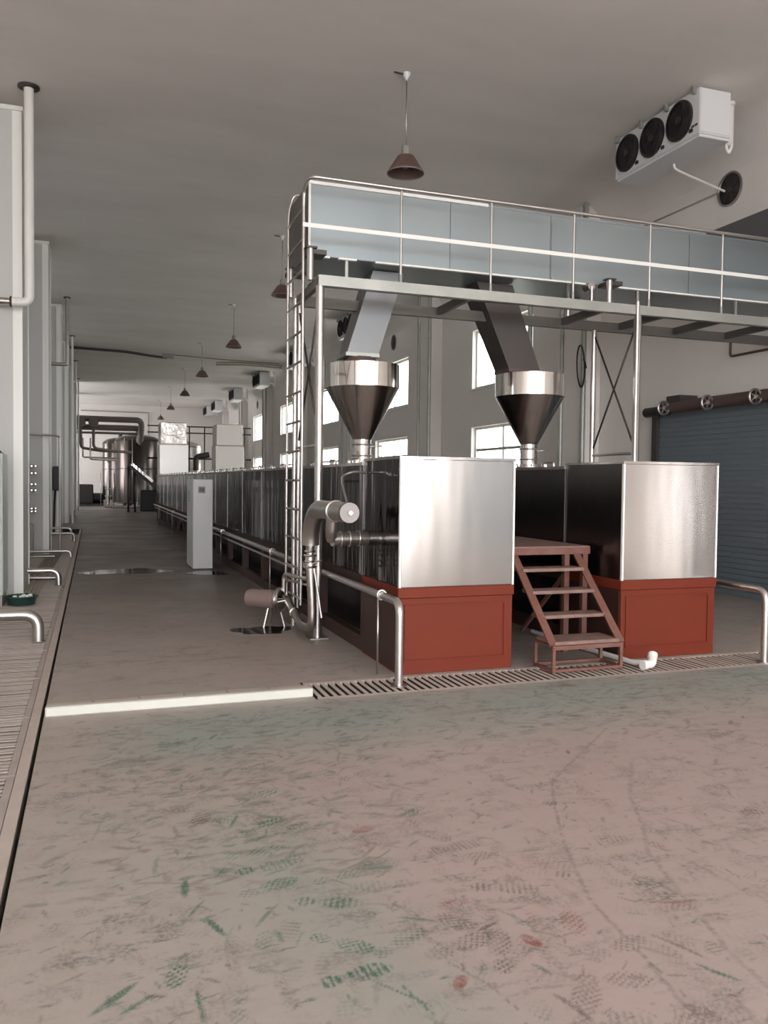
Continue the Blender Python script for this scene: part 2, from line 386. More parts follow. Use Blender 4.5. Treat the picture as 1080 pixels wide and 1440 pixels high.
    quads = np.stack([idx[:-1, :-1], idx[:-1, 1:], idx[1:, 1:], idx[1:, :-1]], -1).reshape(-1, 4)
    extra_v, extra_f = [], []
    xm, ym = float(xs[-1]), float(ys[-1])
    for (x0, x1, y0, y1, z) in ((-.29, XW, YF, 1.7, 0), (xm, XW, 1.7, ym, 0), (-.29, 1.46, ym, 6.03, 0), (-.29, XW, 6.03, YB, 0), (XL, -1.72, YF, YB, 0),
                                (-1.72, -.29, 27, YB, 0), (-1.72, -.29, YF, 27, -.10), (1.46, XW, ym, 6.03, -.10)):
        n = nx * ny + len(extra_v); extra_v += [(x0, y0, z), (x1, y0, z), (x1, y1, z), (x0, y1, z)]; extra_f.append((n, n + 1, n + 2, n + 3))
    for (a, b) in (((-1.72, YF), (-1.72, 27)), ((-.29, YF), (-.29, 27)), ((-1.72, 27), (-.29, 27)), ((1.46, ym), (XW, ym)), ((1.46, 6.03), (XW, 6.03)), ((1.46, ym), (1.46, 6.03))):
        n = nx * ny + len(extra_v); extra_v += [(*a, -.1), (*b, -.1), (*b, 0), (*a, 0)]; extra_f.append((n, n + 1, n + 2, n + 3))
    V = np.concatenate([verts, np.array(extra_v, float)]); F = np.concatenate([quads, np.array(extra_f)])
    me = bpy.data.meshes.new('floor'); me.vertices.add(len(V)); me.vertices.foreach_set('co', V.ravel())
    me.loops.add(F.size); me.loops.foreach_set('vertex_index', F.ravel().astype(np.int32))
    me.polygons.add(len(F)); me.polygons.foreach_set('loop_start', np.arange(0, F.size, 4, dtype=np.int32)); me.polygons.foreach_set('loop_total', np.full(len(F), 4, np.int32))
    me.update(calc_edges=True); me.validate()
    for n, a in (('print_green', g), ('print_dark', d), ('print_red', r), ('tint_green', tg), ('tint_red', tr)):
        at = me.attributes.new(n, 'FLOAT', 'POINT'); at.data.foreach_set('value', np.concatenate([a.ravel(), np.zeros(len(extra_v))]).astype(np.float32))
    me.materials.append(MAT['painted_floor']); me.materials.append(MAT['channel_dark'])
    nq = len(quads); mi = np.zeros(len(F), np.int32); mi[nq + 6:] = 1; me.polygons.foreach_set('material_index', mi)
    o = bpy.data.objects.new('floor', me); COL.objects.link(o); struct(o)
build_floor()

def wall_grid(name, axis, pos, thick, ur, zr, holes, m):
    """a wall in the plane axis=pos running over ur and zr, with rectangular holes (u0,u1,z0,z1)"""
    us = sorted({ur[0], ur[1], *[h[0] for h in holes], *[h[1] for h in holes]}); zs = sorted({zr[0], zr[1], *[h[2] for h in holes], *[h[3] for h in holes]})
    solid = lambda i, j: 0 <= i < len(us) - 1 and 0 <= j < len(zs) - 1 and not any(h[0] <= (us[i] + us[i + 1]) / 2 <= h[1] and h[2] <= (zs[j] + zs[j + 1]) / 2 <= h[3] for h in holes)
    P = (lambda t, u, z: (t, u, z)) if axis == 'x' else (lambda t, u, z: (u, t, z))
    b = MB()
    for i in range(len(us) - 1):
        for j in range(len(zs) - 1):
            if not solid(i, j): continue
            u0, u1, z0, z1 = us[i], us[i + 1], zs[j], zs[j + 1]
            for t in (pos, pos + thick): b.quad(P(t, u0, z0), P(t, u1, z0), P(t, u1, z1), P(t, u0, z1))
            for di, dj, q in ((-1, 0, ((u0, z0), (u0, z1))), (1, 0, ((u1, z0), (u1, z1))), (0, -1, ((u0, z0), (u1, z0))), (0, 1, ((u0, z1), (u1, z1)))):
                if not solid(i + di, j + dj): b.quad(P(pos, *q[0]), P(pos, *q[1]), P(pos + thick, *q[1]), P(pos + thick, *q[0]))
    bm = b.build(name, m); return struct(bm)
holes = [(y, y + WIN_L, *z) for y in WIN_Y for z in (WIN_UP, WIN_LO)] + DOORS
wall_right = wall_grid('wall_right', 'x', XW, .24, (YF, YB), (-.1, H), holes, 'wall_paint')
wall_grid('wall_back', 'y', YB, .24, (XL - .24, XW + .24), (-.1, H), [], 'wall_paint')
FILL_WIN = [(y + 1.5, y + 4.9, 1.6, 5.4) for y in (43.4, 49.7)] + [(y + 2.6, y + 4.6, 2.9, 3.65) for y in (11.72, 18.05, 24.35)]     # unseen windows added in the left bays to light the far end and right wall
wall_grid('wall_left', 'x', XL - .24, .24, (YF, YB), (-.1, H), FILL_WIN, 'wall_paint')
for hh in FILL_WIN: portal('portal', (XL - .26, (hh[0] + hh[1]) / 2, (hh[2] + hh[3]) / 2), (0, math.radians(-90), 0), hh[3] - hh[2], hh[1] - hh[0])
wall_grid('wall_front', 'y', YF - .24, .24, (XL - .24, XW + .24), (-.1, H), [(GATE_X[0], GATE_X[1], -.1, GATE_Z)], 'wall_paint')
struct(MB().box(XL - .24, XW + .24, YF - .24, YB + .24, H, H + .2).build('ceiling', 'ceiling_paint'))
# outside ground beyond the gateway
struct(MB().box(-20, 20, -45, YF - .24, -.25, -.10).box(XW + .24, 40, YF - .24, 70, -.25, -.10).build('ground_outside', 'pale_concrete'))
# pilasters of the right wall
for k in range(-4, 7):
    y = 12.95 + BAY * k
    struct(MB().box(XW - .34, XW, y - .33, y + .33, 0, H).build('trim_%d' % (k + 5), 'wall_paint'))

cv = MB()
for k in range(8):
    a0, a1 = math.pi / 2 * k / 8, math.pi / 2 * (k + 1) / 8
    p0, p1 = [(XW - .5 + .5 * math.cos(a), H - .5 + .5 * math.sin(a)) for a in (a0, a1)]
    cv.quad((p0[0], YF, p0[1]), (p0[0], YB, p0[1]), (p1[0], YB, p1[1]), (p1[0], YF, p1[1]), smooth=True)
bmv = cv.build('trim_cove', 'ceiling_paint'); struct(bmv)
bm_ = bmesh.new(); bm_.from_mesh(bmv.data); bmesh.ops.remove_doubles(bm_, verts=bm_.verts, dist=1e-4); bmesh.ops.recalc_face_normals(bm_, faces=bm_.faces)
for e_ in bm_.edges: e_.smooth = True
bm_.to_mesh(bmv.data); bm_.free()
# ---- windows: a white frame, a mullion, panes of glass
def window(n, y0, y1, z0, z1, transom=None):
    x = XW + .10; b = MB(); t = .06
    b.box(x, x + .07, y0, y1, z0, z0 + t).box(x, x + .07, y0, y1, z1 - t, z1).box(x, x + .07, y0, y0 + t, z0 + t, z1 - t).box(x, x + .07, y1 - t, y1, z0 + t, z1 - t)
    o = struct(b.build('window_%d' % n, 'window_frame'))
    cols = [(y0 + t, (y0 + y1) / 2 - .035), ((y0 + y1) / 2 + .035, y1 - t)]
    MB().box(x + .005, x + .065, (y0 + y1) / 2 - .035, (y0 + y1) / 2 + .035, z0 + t, z1 - t).build('mullion', 'window_frame', o)
    rows = [(z0 + t, z1 - t)]
    if transom:
        rows = [(z0 + t, transom - .03), (transom + .03, z1 - t)]
        for c in cols: MB().box(x + .008, x + .062, c[0], c[1], transom - .03, transom + .03).build('transom', 'window_putty', o)
    for c in cols:
        for r_ in rows: MB().box(x + .030, x + .036, c[0], c[1], r_[0], r_[1]).build('pane', 'window_glass', o)
    MB().box(XW - .03, XW + .10, y0 - .04, y1 + .04, z0 - .05, z0).build('window_sill', 'window_frame', o)
for i, y in enumerate(WIN_Y):
    window(2 * i + 1, y, y + WIN_L, *WIN_UP); window(2 * i + 2, y, y + WIN_L, *WIN_LO, transom=2.30)

# ---- left side: white panel piers standing out from the left wall, bright corner trims
PIERS = [11.72, 18.05, 24.35, 30.7, 37.0, 43.4, 49.7]
for i, y in enumerate(PIERS):
    x1 = -.86 + .02 * min(i, 3)
    p = struct(MB().box(XL, x1, y, y + 1.15, -.1, 6.18).build('wall_pier_%d' % (i + 1), 'pier_panel'))
    MB().box(x1 - .10, x1 + .012, y - .012, y + .03, -.1, 6.19).build('corner_trim', 'bright_trim', p)
    MB().box(x1 - .06, x1 + .012, y + 1.09, y + 1.162, -.1, 6.19).build('corner_trim', 'bright_trim', p)
    MB().box(XL, x1 + .03, y - .04, y + 1.19, 6.18, 6.235).build('coping', 'bright_trim', p)

# ---- left channel covered with grates, a border strip and a dark joint
struct(MB().box(-.368, -.312, YF, 27, -.1, 0).build('trim_border', 'grate_stone'))
slat_me = None
def left_grate(i, y0, joined):
    t = thing('floor_grate', ('ribbed metal floor grate along the left channel, %s from the front of the photo' % ORD[i]) if i < 20 else '', 'floor grate', (-1.04, y0 + .55, -.03), 'ribbed grates over the left channel')
    z0, z1 = -.035, 0
    MB().box(-1.71, -.372, y0 + .004, y0 + .034, z0 - .02, z1 - .002).build('end_bar', 'grate_metal', t)
    for xa in (-1.71, -.41): MB().box(xa, xa + .038, y0 + .034, y0 + 1.096, z0 - .02, z1 - .004).build('side_rail', 'grate_metal', t)
    global slat_me
    if joined:
        b = MB()
        for k in range(19): yy = y0 + .05 + k * .055; b.box(-1.67, -.41, yy, yy + .036, z0, z1)
        o = b.build('slats', 'grate_metal', t); o['kind'] = 'stuff'; return
    for k in range(19):
        yy = y0 + .05 + k * .055
        if slat_me is None:
            b = MB(); b.box(-.63, .63, -.018, .018, -.035, 0); slat_me = b.mesh('slat', Vector((0, 0, 0)), .004); slat_me.materials.append(MAT['grate_metal']); slat_me.materials.append(MAT['flank_dark'])
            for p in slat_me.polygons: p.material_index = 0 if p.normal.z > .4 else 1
        o = bpy.data.objects.new('slat', slat_me); COL.objects.link(o); o.parent = t
        o.location = Vector((-1.04, yy + .018, R.uniform(-.003, .002))) - Vector(t.location)
for i in range(20): left_grate(i, 2.35 + i * 1.1, i > 8)

# ---- trench in front of the machines, stone grates with slots
def trench_grate(i, x0, n, name_lbl):
    t = thing('trench_grate', name_lbl, 'floor grate', (x0 + n * .029, 5.78, -.03), 'slotted grates of the trench before the machines')
    wd = n * .058
    for ya in (5.535, 5.975): MB().box(x0 + .004, x0 + wd - .004, ya, ya + .05, -.06, 0).build('side_rail', 'grate_stone', t)
    for k in range(n):
        o = bpy.data.objects.new('bar', bar_me); COL.objects.link(o); o.parent = t
        o.location = Vector((x0 + .029 + k * .058, 5.78, R.uniform(-.003, .001))) - Vector(t.location)
def dark_flanks(me, top):      # bars keep a worn top; their flanks are dark brown
    me.materials.append(MAT[top]); me.materials.append(MAT['flank_dark'])
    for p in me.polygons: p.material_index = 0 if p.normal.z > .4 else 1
bar_me = MB().box(-.016, .016, -.195, .195, -.09, 0).mesh('bar', bevel=.003); dark_flanks(bar_me, 'grate_stone')
where = ['slotted stone trench grate at the end of the white kerb', 'slotted trench grate around the foot of the upright rail pipe', 'slotted trench grate below the left half of the left red base', 'slotted trench grate below the right half of the left red base',
         'slotted trench grate under the red steps', 'slotted trench grate beside the white plastic pipe end', 'slotted trench grate before the right red base', 'slotted trench grate at the right pipe foot', 'slotted trench grate nearest the roller shutter']
for i in range(9): trench_grate(i, 1.475 + i * .754, 13, where[i])

# ---- white kerb with an edging of worn tiles
k = thing('white_kerb', 'low white painted kerb with worn tile edging across the aisle', 'kerb', (.58, 5.7, 0))
MB().box(-.285, 1.455, 5.60, 5.66, 0, .062).build('painted_face', 'kerb_white', k, .008)
for i in range(6):
    MB().box(-.285 + i * .29 + .003, -.285 + (i + 1) * .29 - .003, 5.663, 5.76, 0, .050 + R.uniform(-.004, .006)).build('tile', 'kerb_tile', k, .006)

# ================================================================== ROLLER SHUTTER (right wall)
d1 = MB().box(XW - .10, XW, 6.30, 6.42, 0, 2.72).box(XW - .10, XW, 10.90, 11.02, 0, 2.72).build('door_1', 'dark_steel'); struct(d1)
sl = MB()
sl.hexa(((XW - .035, 6.42, -.036), (XW - .002, 6.42, -.036), (XW - .002, 10.9, -.036), (XW - .035, 10.9, -.036)), ((XW - .055, 6.42, .034), (XW - .002, 6.42, .034), (XW - .002, 10.9, .034), (XW - .055, 10.9, .034)))
sme = sl.mesh('slat', Vector((XW, 8.66, 0))); sme.materials.append(MAT['shutter_steel'])
for i in range(35):
    o = bpy.data.objects.new('slat', sme); COL.objects.link(o); o.parent = d1; o.location = (XW, 8.66, .04 + i * .075)
d2 = MB().box(XW - .10, XW, -6.26, -6.14, 0, 2.72).box(XW - .10, XW, -1.66, -1.54, 0, 2.72).box(XW - .12, XW, -6.26, -1.54, 2.72, 2.9).build('added_shutter', 'dark_steel'); struct(d2)  # unseen shutter added to darken the reflection in the left front panel
for i in range(36):
    o = bpy.data.objects.new('slat', sme); COL.objects.link(o); o.parent = d2; o.location = (XW, -3.90, .04 + i * .075)
struct(MB().box(XW - .05, XW - .005, 1.78, 2.75, .02, 2.08).build('added_door_leaf', 'dark_panel', None, .01))  # unseen leaf added to dim what the right front panel mirrors
t = thing('shutter_roller', 'brown roller shaft with spoked wheels above the grey shutter', 'roller', (XW - .25, 8.6, 2.6))
MB().cyl((XW - .26, 6.3, 2.68), (XW - .26, 10.55, 2.68), .085, 20).build('shaft', 'rust_brown', t)
MB().cyl((XW - .26, 10.42, 2.64), (XW - .26, 10.95, 2.64), .075, 18).build('motor', 'black_plastic', t)
MB().box(XW - .32, XW - .002, 10.1, 10.4, 2.74, 2.84).build('bracket', 'dark_steel', t)
MB().box(XW - .3, XW - .002, 6.35, 6.6, 2.6, 2.8).build('bracket', 'dark_steel', t)
for y in (10.33, 9.40, 8.52, 7.6):
    wl = MB().torus((XW - .42, y, 2.66), .095, .016, 'y').build('wheel', 'steel_dull', t)
    b = MB()
    for a in range(5):
        an = 2 * math.pi * a / 5 + .4 + y; b.bar((XW - .42, y, 2.66), (XW - .42 + .09 * math.cos(an), y, 2.66 + .09 * math.sin(an)), .018, .014)
    b.build('spokes', 'steel_dull', wl); MB().cyl((XW - .42, y - .02, 2.66), (XW - .26, y + .02, 2.66), .026, 12).build('hub', 'steel_dull', wl)
solo(MB().tube([(XW - .02, 9.43, 3.62), (XW - .02, 9.43, 3.32), (XW - .02, 6.6, 3.32)], .018, .05, 8), 'wall_conduit', 'rust_brown', 'thin brown conduit bent along the wall above the shutter', 'conduit')
solo(MB().box(XW - .05, XW - .005, 5.4, 9.95, 4.1, 5.16), 'dark_wall_panel', 'dark_panel', 'dark grey panel on the right wall under the round fan', 'panel')

# ================================================================== THE TWO TUNNEL LINES
LINES = ((2.25, 3.25, 'left'), (4.29, 5.29, 'right'))
Y0, Y1, YEND, NU = 6.05, 6.98, 32.0, 16
ULEN = (YEND - Y1) / NU
for (x0, x1, side) in LINES:
    # --- end cabinet facing the camera
    t = thing('end_cabinet', 'tall bright stainless end cabinet on a red base, %s' % ('beside the upright rail pipe' if side == 'left' else 'in front of the roller shutter'), 'cabinet', ((x0 + x1) / 2, (Y0 + Y1) / 2, 0))
    MB().box(x0 + .012, x1 - .012, Y0 + .012, Y1 - .004, .685, 1.695).build('body', 'steel_mirror' if side == 'left' else 'steel_satin', t)
    MB().box(x0 + .02, x1 - .02, Y0, Y0 + .010, .69, 1.685).build('front_panel', 'steel_brushed', t, label='bright brushed steel front panel')
    for xa in (x0, x1 - .016): MB().box(xa, xa + .016, Y0 - .006, Y0 + .02, .685, 1.69).build('edge_trim', 'bright_trim', t)
    MB().box(x0 - .004, x1 + .004, Y0 - .008, Y1 - .004, 1.69, 1.712).build('top_plate', 'steel_brushed', t)
    bs = MB().box(x0 + .004, x1 - .004, Y0 + .006, Y1 - .004, 0.0, .60).build('base', 'red_oxide', t, .004, 'red painted steel base')
    MB().box(x0 - .006, x1 + .006, Y0 - .006, Y1 - .004, .60, .685).build('base_lip', 'red_oxide', t, .006)
    for xa in (x0 - .001, x1 - .004): MB().box(xa, xa + .005, Y0 + .03, Y1 - .006, .02, .595).build('shade_sheet', 'base_shaded', bs)  # sheet carries the shade of the base side in its colour
    for (a0, a1, b0, b1) in ((x0 + .05, x1 - .07, .535, .55), (x0 + .05, x1 - .07, .10, .112), (x0 + .05, x0 + .062, .112, .535), (x1 - .085, x1 - .07, .112, .535)):
        MB().box(a0, a1, Y0 - .004, Y0 + .008, b0, b1).build('moulding', 'red_oxide', bs)
    # --- tunnel sections
    for i in range(NU):
        ya, yb = Y1 + i * ULEN, Y1 + (i + 1) * ULEN
        t = thing('tunnel_section', 'dark mirror steel tunnel section on the %s line, %s behind its end cabinet' % (side, ORD[i]), 'machine', ((x0 + x1) / 2, (ya + yb) / 2, 0), 'tunnel sections of the %s line' % side)
        MB().box(x0 + .006, x1 - .006, ya + .003, yb - .003, .685, 1.655).build('body', 'steel_mirror' if side == 'left' else 'steel_satin', t)
        MB().box(x0 - .012, x1 + .012, ya + .004, yb - .004, 1.655, 1.682).build('lid', 'steel_dull', t)
        for xa in (x0 - .002, x1 - .010): MB().box(xa, xa + .012, ya + .004, ya + .016, .685, 1.65).build('seam_strip', 'steel_satin', t)
        for j in (.25, .75):
            yy = ya + ULEN * j
            MB().tube([(x0 + .05, yy - .09, 1.68), (x0 + .05, yy - .09, 1.725), (x0 + .05, yy + .09, 1.725), (x0 + .05, yy + .09, 1.68)], .011, .02, 8).build('lid_handle', 'steel_pipe', t)
            MB().lathe([(0, .05), (.028, .045), (.034, .02), (.034, 0)], (x0 + .12, yy + .2, 1.682), 'z', 12).build('clamp_knob', 'steel_rim', t)
        # red base frame, its shade painted into the colour, around an open bay
        fr = MB().box(x0 + .02, x1 - .02, ya + .003, yb - .003, .585, .685).box(x0 + .02, x0 + .09, ya + .003, yb - .003, 0, .13).box(x1 - .09, x1 - .02, ya + .003, yb - .003, 0, .13)
        fr.build('base_frame', 'base_shaded', t)
        for xa in (x0 + .02, x1 - .09):
            for yy in (ya + .003, yb - .103): MB().box(xa, xa + .07, yy, yy + .10, .13, .585).build('post', 'base_shaded', t)
        MB().box(x0 + .30, x1 - .30, ya + .003, yb - .003, .02, .585).build('inner_shade', 'dark_void', t)  # black block stands in for the shade inside the open frame

# ---- stainless rail pipes that run along the lines
def rail_pipe(x, y, yend, lbl, side, rods):
    t = thing('rail_pipe', lbl, 'pipe', (x, y, 0))
    MB().tube([(x, y, 0), (x, y, .62), (x, yend, .63)], .030, .10, 14).build('pipe', 'steel_pipe', t)
    MB().cyl((x, y, 0), (x, y, .012), .062, 20).build('floor_flange', 'steel_dull', t)
    for ry in rods:
        MB().cyl((x - .028, ry, 0), (x - .028, ry, .63), .008, 8).build('support_rod', 'steel_pipe', t)
        MB().torus((x, ry, .625), .036, .009, 'y', 16, 6).build('clamp', 'steel_pipe', t)
rail_pipe(2.14, 5.73, 31.5, 'long stainless pipe along the left line, bent down to the trench', 'left', [6.14, 10.35, 14.6, 19.0, 24.0, 29])
rail_pipe(5.43, 5.60, 31.5, 'long stainless pipe right of the right line, at the frame edge', 'right', [9.2, 14])
rail2 = MB().tube([(2.17, 8.8, .52), (2.17, 31.4, .52)], .018, 0, 8)
solo(rail2, 'thin_pipe', 'steel_dull', 'thin dull pipe running just below the long pipe of the left line', 'pipe')

# ================================================================== STEPS AND PLATFORM BETWEEN THE LINES
t = thing('step_platform', 'rust red steel steps and platform between the two lines', 'steps', (3.78, 6.2, 0))
ax0, ax1 = 3.46, 4.09
zs = [.25, .43, .61, .78]; yv = [5.75, 5.95, 6.12, 6.29]
for xa in (ax0, ax1): MB().bar((xa, 5.76, .22), (xa, 6.50, .94), .016, .07, up=(1, 0, 0)).build('stringer', 'red_worn', t)
for i in range(4):
    d_ = .30 if i == 0 else .19
    MB().box(ax0 + .012, ax1 - .012, yv[i] + .005, yv[i] + d_, zs[i] - .03, zs[i]).build('tread', 'tread_dust', t, .004)
# box frame that carries the lowest tread
for xa in (ax0 - .012, ax1 - .012):
    for ya in (5.745, 6.03): MB().box(xa, xa + .026, ya, ya + .026, 0, .222).build('leg', 'red_worn', t)
    MB().box(xa, xa + .026, 5.771, 6.03, .008, .032).build('side_bar', 'red_worn', t); MB().box(xa, xa + .026, 5.771, 6.03, .205, .222).build('side_bar', 'red_worn', t)
for ya in (5.745, 6.03):
    MB().box(ax0 + .014, ax1 - .012, ya, ya + .026, .008, .032).build('cross_bar', 'red_worn', t)
    MB().box(ax0 + .014, ax1 - .012, ya, ya + .022, .185, .218).build('cross_bar', 'red_worn', t)
MB().box(3.30, 4.23, 6.45, 9.6, .945, .957).build('deck', 'tread_dust', t)
MB().box(3.30, 4.23, 6.44, 6.47, .885, .945).build('front_angle', 'red_worn', t)
for xa in (3.30, 4.20): MB().box(xa, xa + .03, 6.47, 9.6, .885, .945).build('side_angle', 'red_worn', t)
for xa in (3.30, 3.99, 4.18):
    for ya in (6.475, 9.5): MB().box(xa, xa + .05, ya, ya + .05, 0, .885).build('leg', 'red_worn', t)
MB().bar((4.02, 6.52, .70), (4.02, 7.3, .05), .03, .03).build('brace', 'red_worn', t)
solo(MB().tube([(4.55 - .38, 7.35, .03), (4.20, 6.5, .03), (4.24, 5.80, .035), (4.26, 5.70, .05)], .022, .08, 10), 'drain_hose', 'white_plastic', 'white plastic drain pipe leading under the steps to the trench', 'pipe')
pv = thing('pipe_fitting', 'white plastic elbow fitting lying on the trench by the right red base', 'fitting', (4.31, 5.68, 0))
MB().tube([(4.26, 5.66, .04), (4.33, 5.66, .045), (4.36, 5.70, .09)], .034, .03, 12).build('elbow', 'white_plastic', pv)
MB().cyl((4.23, 5.655, .04), (4.265, 5.66, .04), .040, 14).build('collar', 'white_plastic', pv)
MB().cyl((4.355, 5.695, .085), (4.375, 5.715, .115), .040, 14).build('collar', 'white_plastic', pv)

# ================================================================== HOPPERS
def hopper(x, lbl):
    t = thing('feed_hopper', lbl, 'hopper', (x, 8.65, 1.68), 'steel cone hoppers over the lines')
    MB().lathe([(.404, .84), (.404, 1.09), (.398, 1.09), (.398, .84)], (x, 8.65, 1.68), 'z', 48).build('rim', 'steel_rim', t, label='bright polished cylinder rim')
    MB().lathe([(.402, .845), (.10, .29), (.096, .29), (.396, .85)], (x, 8.65, 1.68), 'z', 48).build('cone', 'steel_hopper', t)
    MB().lathe([(.0, .29), (.098, .29), (.098, .22), (.104, .22), (.104, .20), (.098, .20), (.098, .06)], (x, 8.65, 1.68), 'z', 32).build('neck', 'steel_rim', t)
    MB().lathe([(.0, .06), (.15, .06), (.15, .03), (.19, .03), (.19, 0)], (x, 8.65, 1.68), 'z', 32).build('flange', 'steel_dull', t)
    for s in (.235, .115): MB().torus((x, 8.65, 1.68 + s), .104, .010, 'z', 28, 8).build('clamp_band', 'steel_pipe', t)
    MB().tube([(x + .09, 8.6, 1.68 + .215), (x + .21, 8.58, 1.68 + .225)], .008, 0, 8).build('lever', 'steel_pipe', t)
    for a in range(6):
        an = a * math.pi / 3 + .3; MB().lathe([(0, .03), (.016, .03), (.016, 0)], (x + .165 * math.cos(an), 8.65 + .165 * math.sin(an), 1.71), 'z', 8).build('bolt', 'steel_pipe', t)
hopper(2.77, 'polished cone hopper over the left line, its chute pale grey')
hopper(4.82, 'polished cone hopper over the right line, its chute dark')

# ================================================================== OVERHEAD PLATFORM WITH RAILING AND LADDER
PX0, PX1, PYF, PYR = 2.02, 8.38, 7.74, 8.58
t = thing('overhead_platform', 'raised steel walkway with railing, legs and ladder over both lines', 'walkway', (5.0, 8.2, 0))
# front channel (web plus two flanges) and rear channel
MB().box(PX0, PX1, PYF - .045, PYF - .035, 3.365, 3.465).box(PX0, PX1, PYF - .035, PYF + .02, 3.455, 3.465).box(PX0, PX1, PYF - .035, PYF + .02, 3.365, 3.375).build('front_beam', 'galvanised', t)
MB().box(PX0, PX1, PYR - .01, PYR, 3.34, 3.45).box(PX0, PX1, PYR, PYR + .05, 3.44, 3.45).box(PX0, PX1, PYR, PYR + .05, 3.34, 3.35).build('rear_beam', 'deck_under', t)
nd = 8
for i in range(nd):
    xa = PX0 + (PX1 - PX0) * i / nd; xb = PX0 + (PX1 - PX0) * (i + 1) / nd
    if i in (0, 1): # leave the slot where the chute passes
        MB().box(xa + .003, xb - .003, PYF + .02, 8.14, 3.452, 3.462).build('deck_plate', 'deck_under', t)
    else: MB().box(xa + .003, xb - .003, PYF + .02, 8.14, 3.452, 3.462).build('deck_plate', 'deck_under', t)
for i in range(nd + 1):
    xa = PX0 + .03 + (PX1 - PX0 - .06) * i / nd
    if abs(xa - 2.78) < .2 or abs(xa - 4.4) < .2: continue
    MB().box(xa - .025, xa + .025, PYF - .03, PYR - .012, 3.37, 3.45).build('cross_beam', 'deck_under', t)
for xa in (2.045, 5.63):
    for ya, rr in ((PYF, .040), (PYR + .0, .032)):
        MB().cyl((xa, ya, 0), (xa, ya, 3.37 if ya < 8 else 3.34), rr, 20).build('leg', 'steel_pipe', t)
        MB().box(xa - .09, xa + .09, ya - .09, ya + .09, 0, .012).build('foot_plate', 'steel_dull', t)
    MB().cyl((xa, PYF, 1.9), (xa, PYR, 3.3), .011, 8).build('brace', 'dark_steel', t)
    MB().cyl((xa, PYR, 1.9), (xa, PYF, 3.3), .011, 8).build('brace', 'dark_steel', t)
    MB().cyl((xa, PYF, 1.86), (xa, PYR, 1.86), .016, 8).build('tie_bar', 'steel_pipe', t)
MB().cyl((5.585, PYF - .055, 1.73), (5.585, PYF - .055, 3.50), .022, 12).build('side_tube', 'steel_pipe', t)
# railing
tr_ = MB().tube([(1.95, 8.03, 4.2), (1.95, 8.02, 4.36), (1.93, 7.74, 4.385), (8.36, 7.74, 4.37)], .018, .10, 10).build('top_rail', 'steel_pipe', t)
MB().box(1.87, 8.36, 7.722, 7.728, 3.905, 3.945).build('mid_rail', 'bright_trim', t)
for xa in (2.86, 3.84, 4.81, 5.77, 6.75, 7.7):
    p = MB().cyl((xa, 7.742, 3.46), (xa, 7.742, 4.36), .013, 10).build('rail_post', 'steel_pipe', t)
    MB().cyl((xa, 7.742, 3.465), (xa, 7.742, 3.55), .019, 10, .014).build('post_foot', 'galvanised', p)
# ladder on the left end
la = MB().tube([(1.95, 8.03, .28), (1.95, 8.03, 4.30)], .016, 0, 10)
la.tube([(1.95, 8.70, .20), (1.95, 8.70, 4.33), (2.0, 8.68, 4.52), (2.12, 8.62, 4.50), (2.18, 8.60, 3.5)], .016, .10, 10)
lo_ = la.build('ladder', 'steel_pipe', t)
for i in range(14):
    z = .34 + i * .295
    if z < 4.2: MB().cyl((1.95, 8.03, z), (1.95, 8.70, z), .012, 8).build('rung', 'steel_dull', lo_)
MB().cyl((1.985, 8.50, 0.0), (1.985, 8.50, 3.4), .026, 12).build('ladder_post', 'steel_pipe', t)
for z in (1.0, 2.4, 3.3): MB().bar((1.985, 8.5, z), (1.95, 8.5, z), .02, .03).build('ladder_clip', 'steel_dull', t)

# ================================================================== OVERHEAD TROUGH (bluish steel box conveyor) WITH ITS CHUTES
BX0, BX1, BYF, BYB, BZ0, BZ1 = 2.02, 8.38, 8.12, 8.95, 3.745, 4.47
t = thing('overhead_trough', 'long bluish steel conveyor trough standing on the walkway', 'conveyor', (5.2, 8.5, 3.46))
MB().box(BX0 + .012, BX1, BYF + .012, BYB, BZ0 + .01, BZ1 - .01).build('body', 'bin_steel', t)
cuts = [BX0, 3.55, 4.75, 5.06, 6.6, BX1]
for a, b_ in zip(cuts, cuts[1:]):
    MB().box(a + .003, b_ - .003, BYF, BYF + .010, BZ0 + .012, BZ1 - .02).build('side_panel', 'bin_steel', t)
MB().box(BX0, 3.98, BYF - .022, BYF + .02, BZ1 - .02, BZ1 + .012).build('top_angle', 'bright_trim', t)
MB().box(3.98, BX1, BYF - .006, BYF + .02, BZ1 - .02, BZ1 + .006).build('top_angle', 'bin_steel', t)
MB().box(BX0, BX0 + .01, BYF + .012, BYB, BZ0 + .01, BZ1 - .01).build('end_plate', 'deck_under', t)
MB().box(BX0, BX0 + .022, BYF - .010, BYF + .008, BZ0, BZ1 - .02).build('corner_strip', 'bright_trim', t)
for a, b_ in ((BX0 + .06, 2.22 + .02), (2.33, 2.52), (2.72, 5.2), (5.45, BX1)): MB().box(a, b_, BYF - .022, BYF + .02, BZ0 - .008, BZ0 + .01).build('bottom_angle', 'bright_trim', t)
MB().box(4.76, 5.05, BYF - .008, BYF, BZ0 + .03, BZ1 - .10).build('inspection_door', 'bin_steel', t)
MB().box(4.76, 5.06, BYF - .022, BYF - .008, BZ0 + .012, BZ0 + .03).build('door_ledge', 'galvanised', t)
for xa in (2.42, 3.0, 5.9, 7.3):
    MB().box(xa - .015, xa + .015, BYF + .0, BYF + .03, 3.46, BZ0).build('leg', 'galvanised', t)
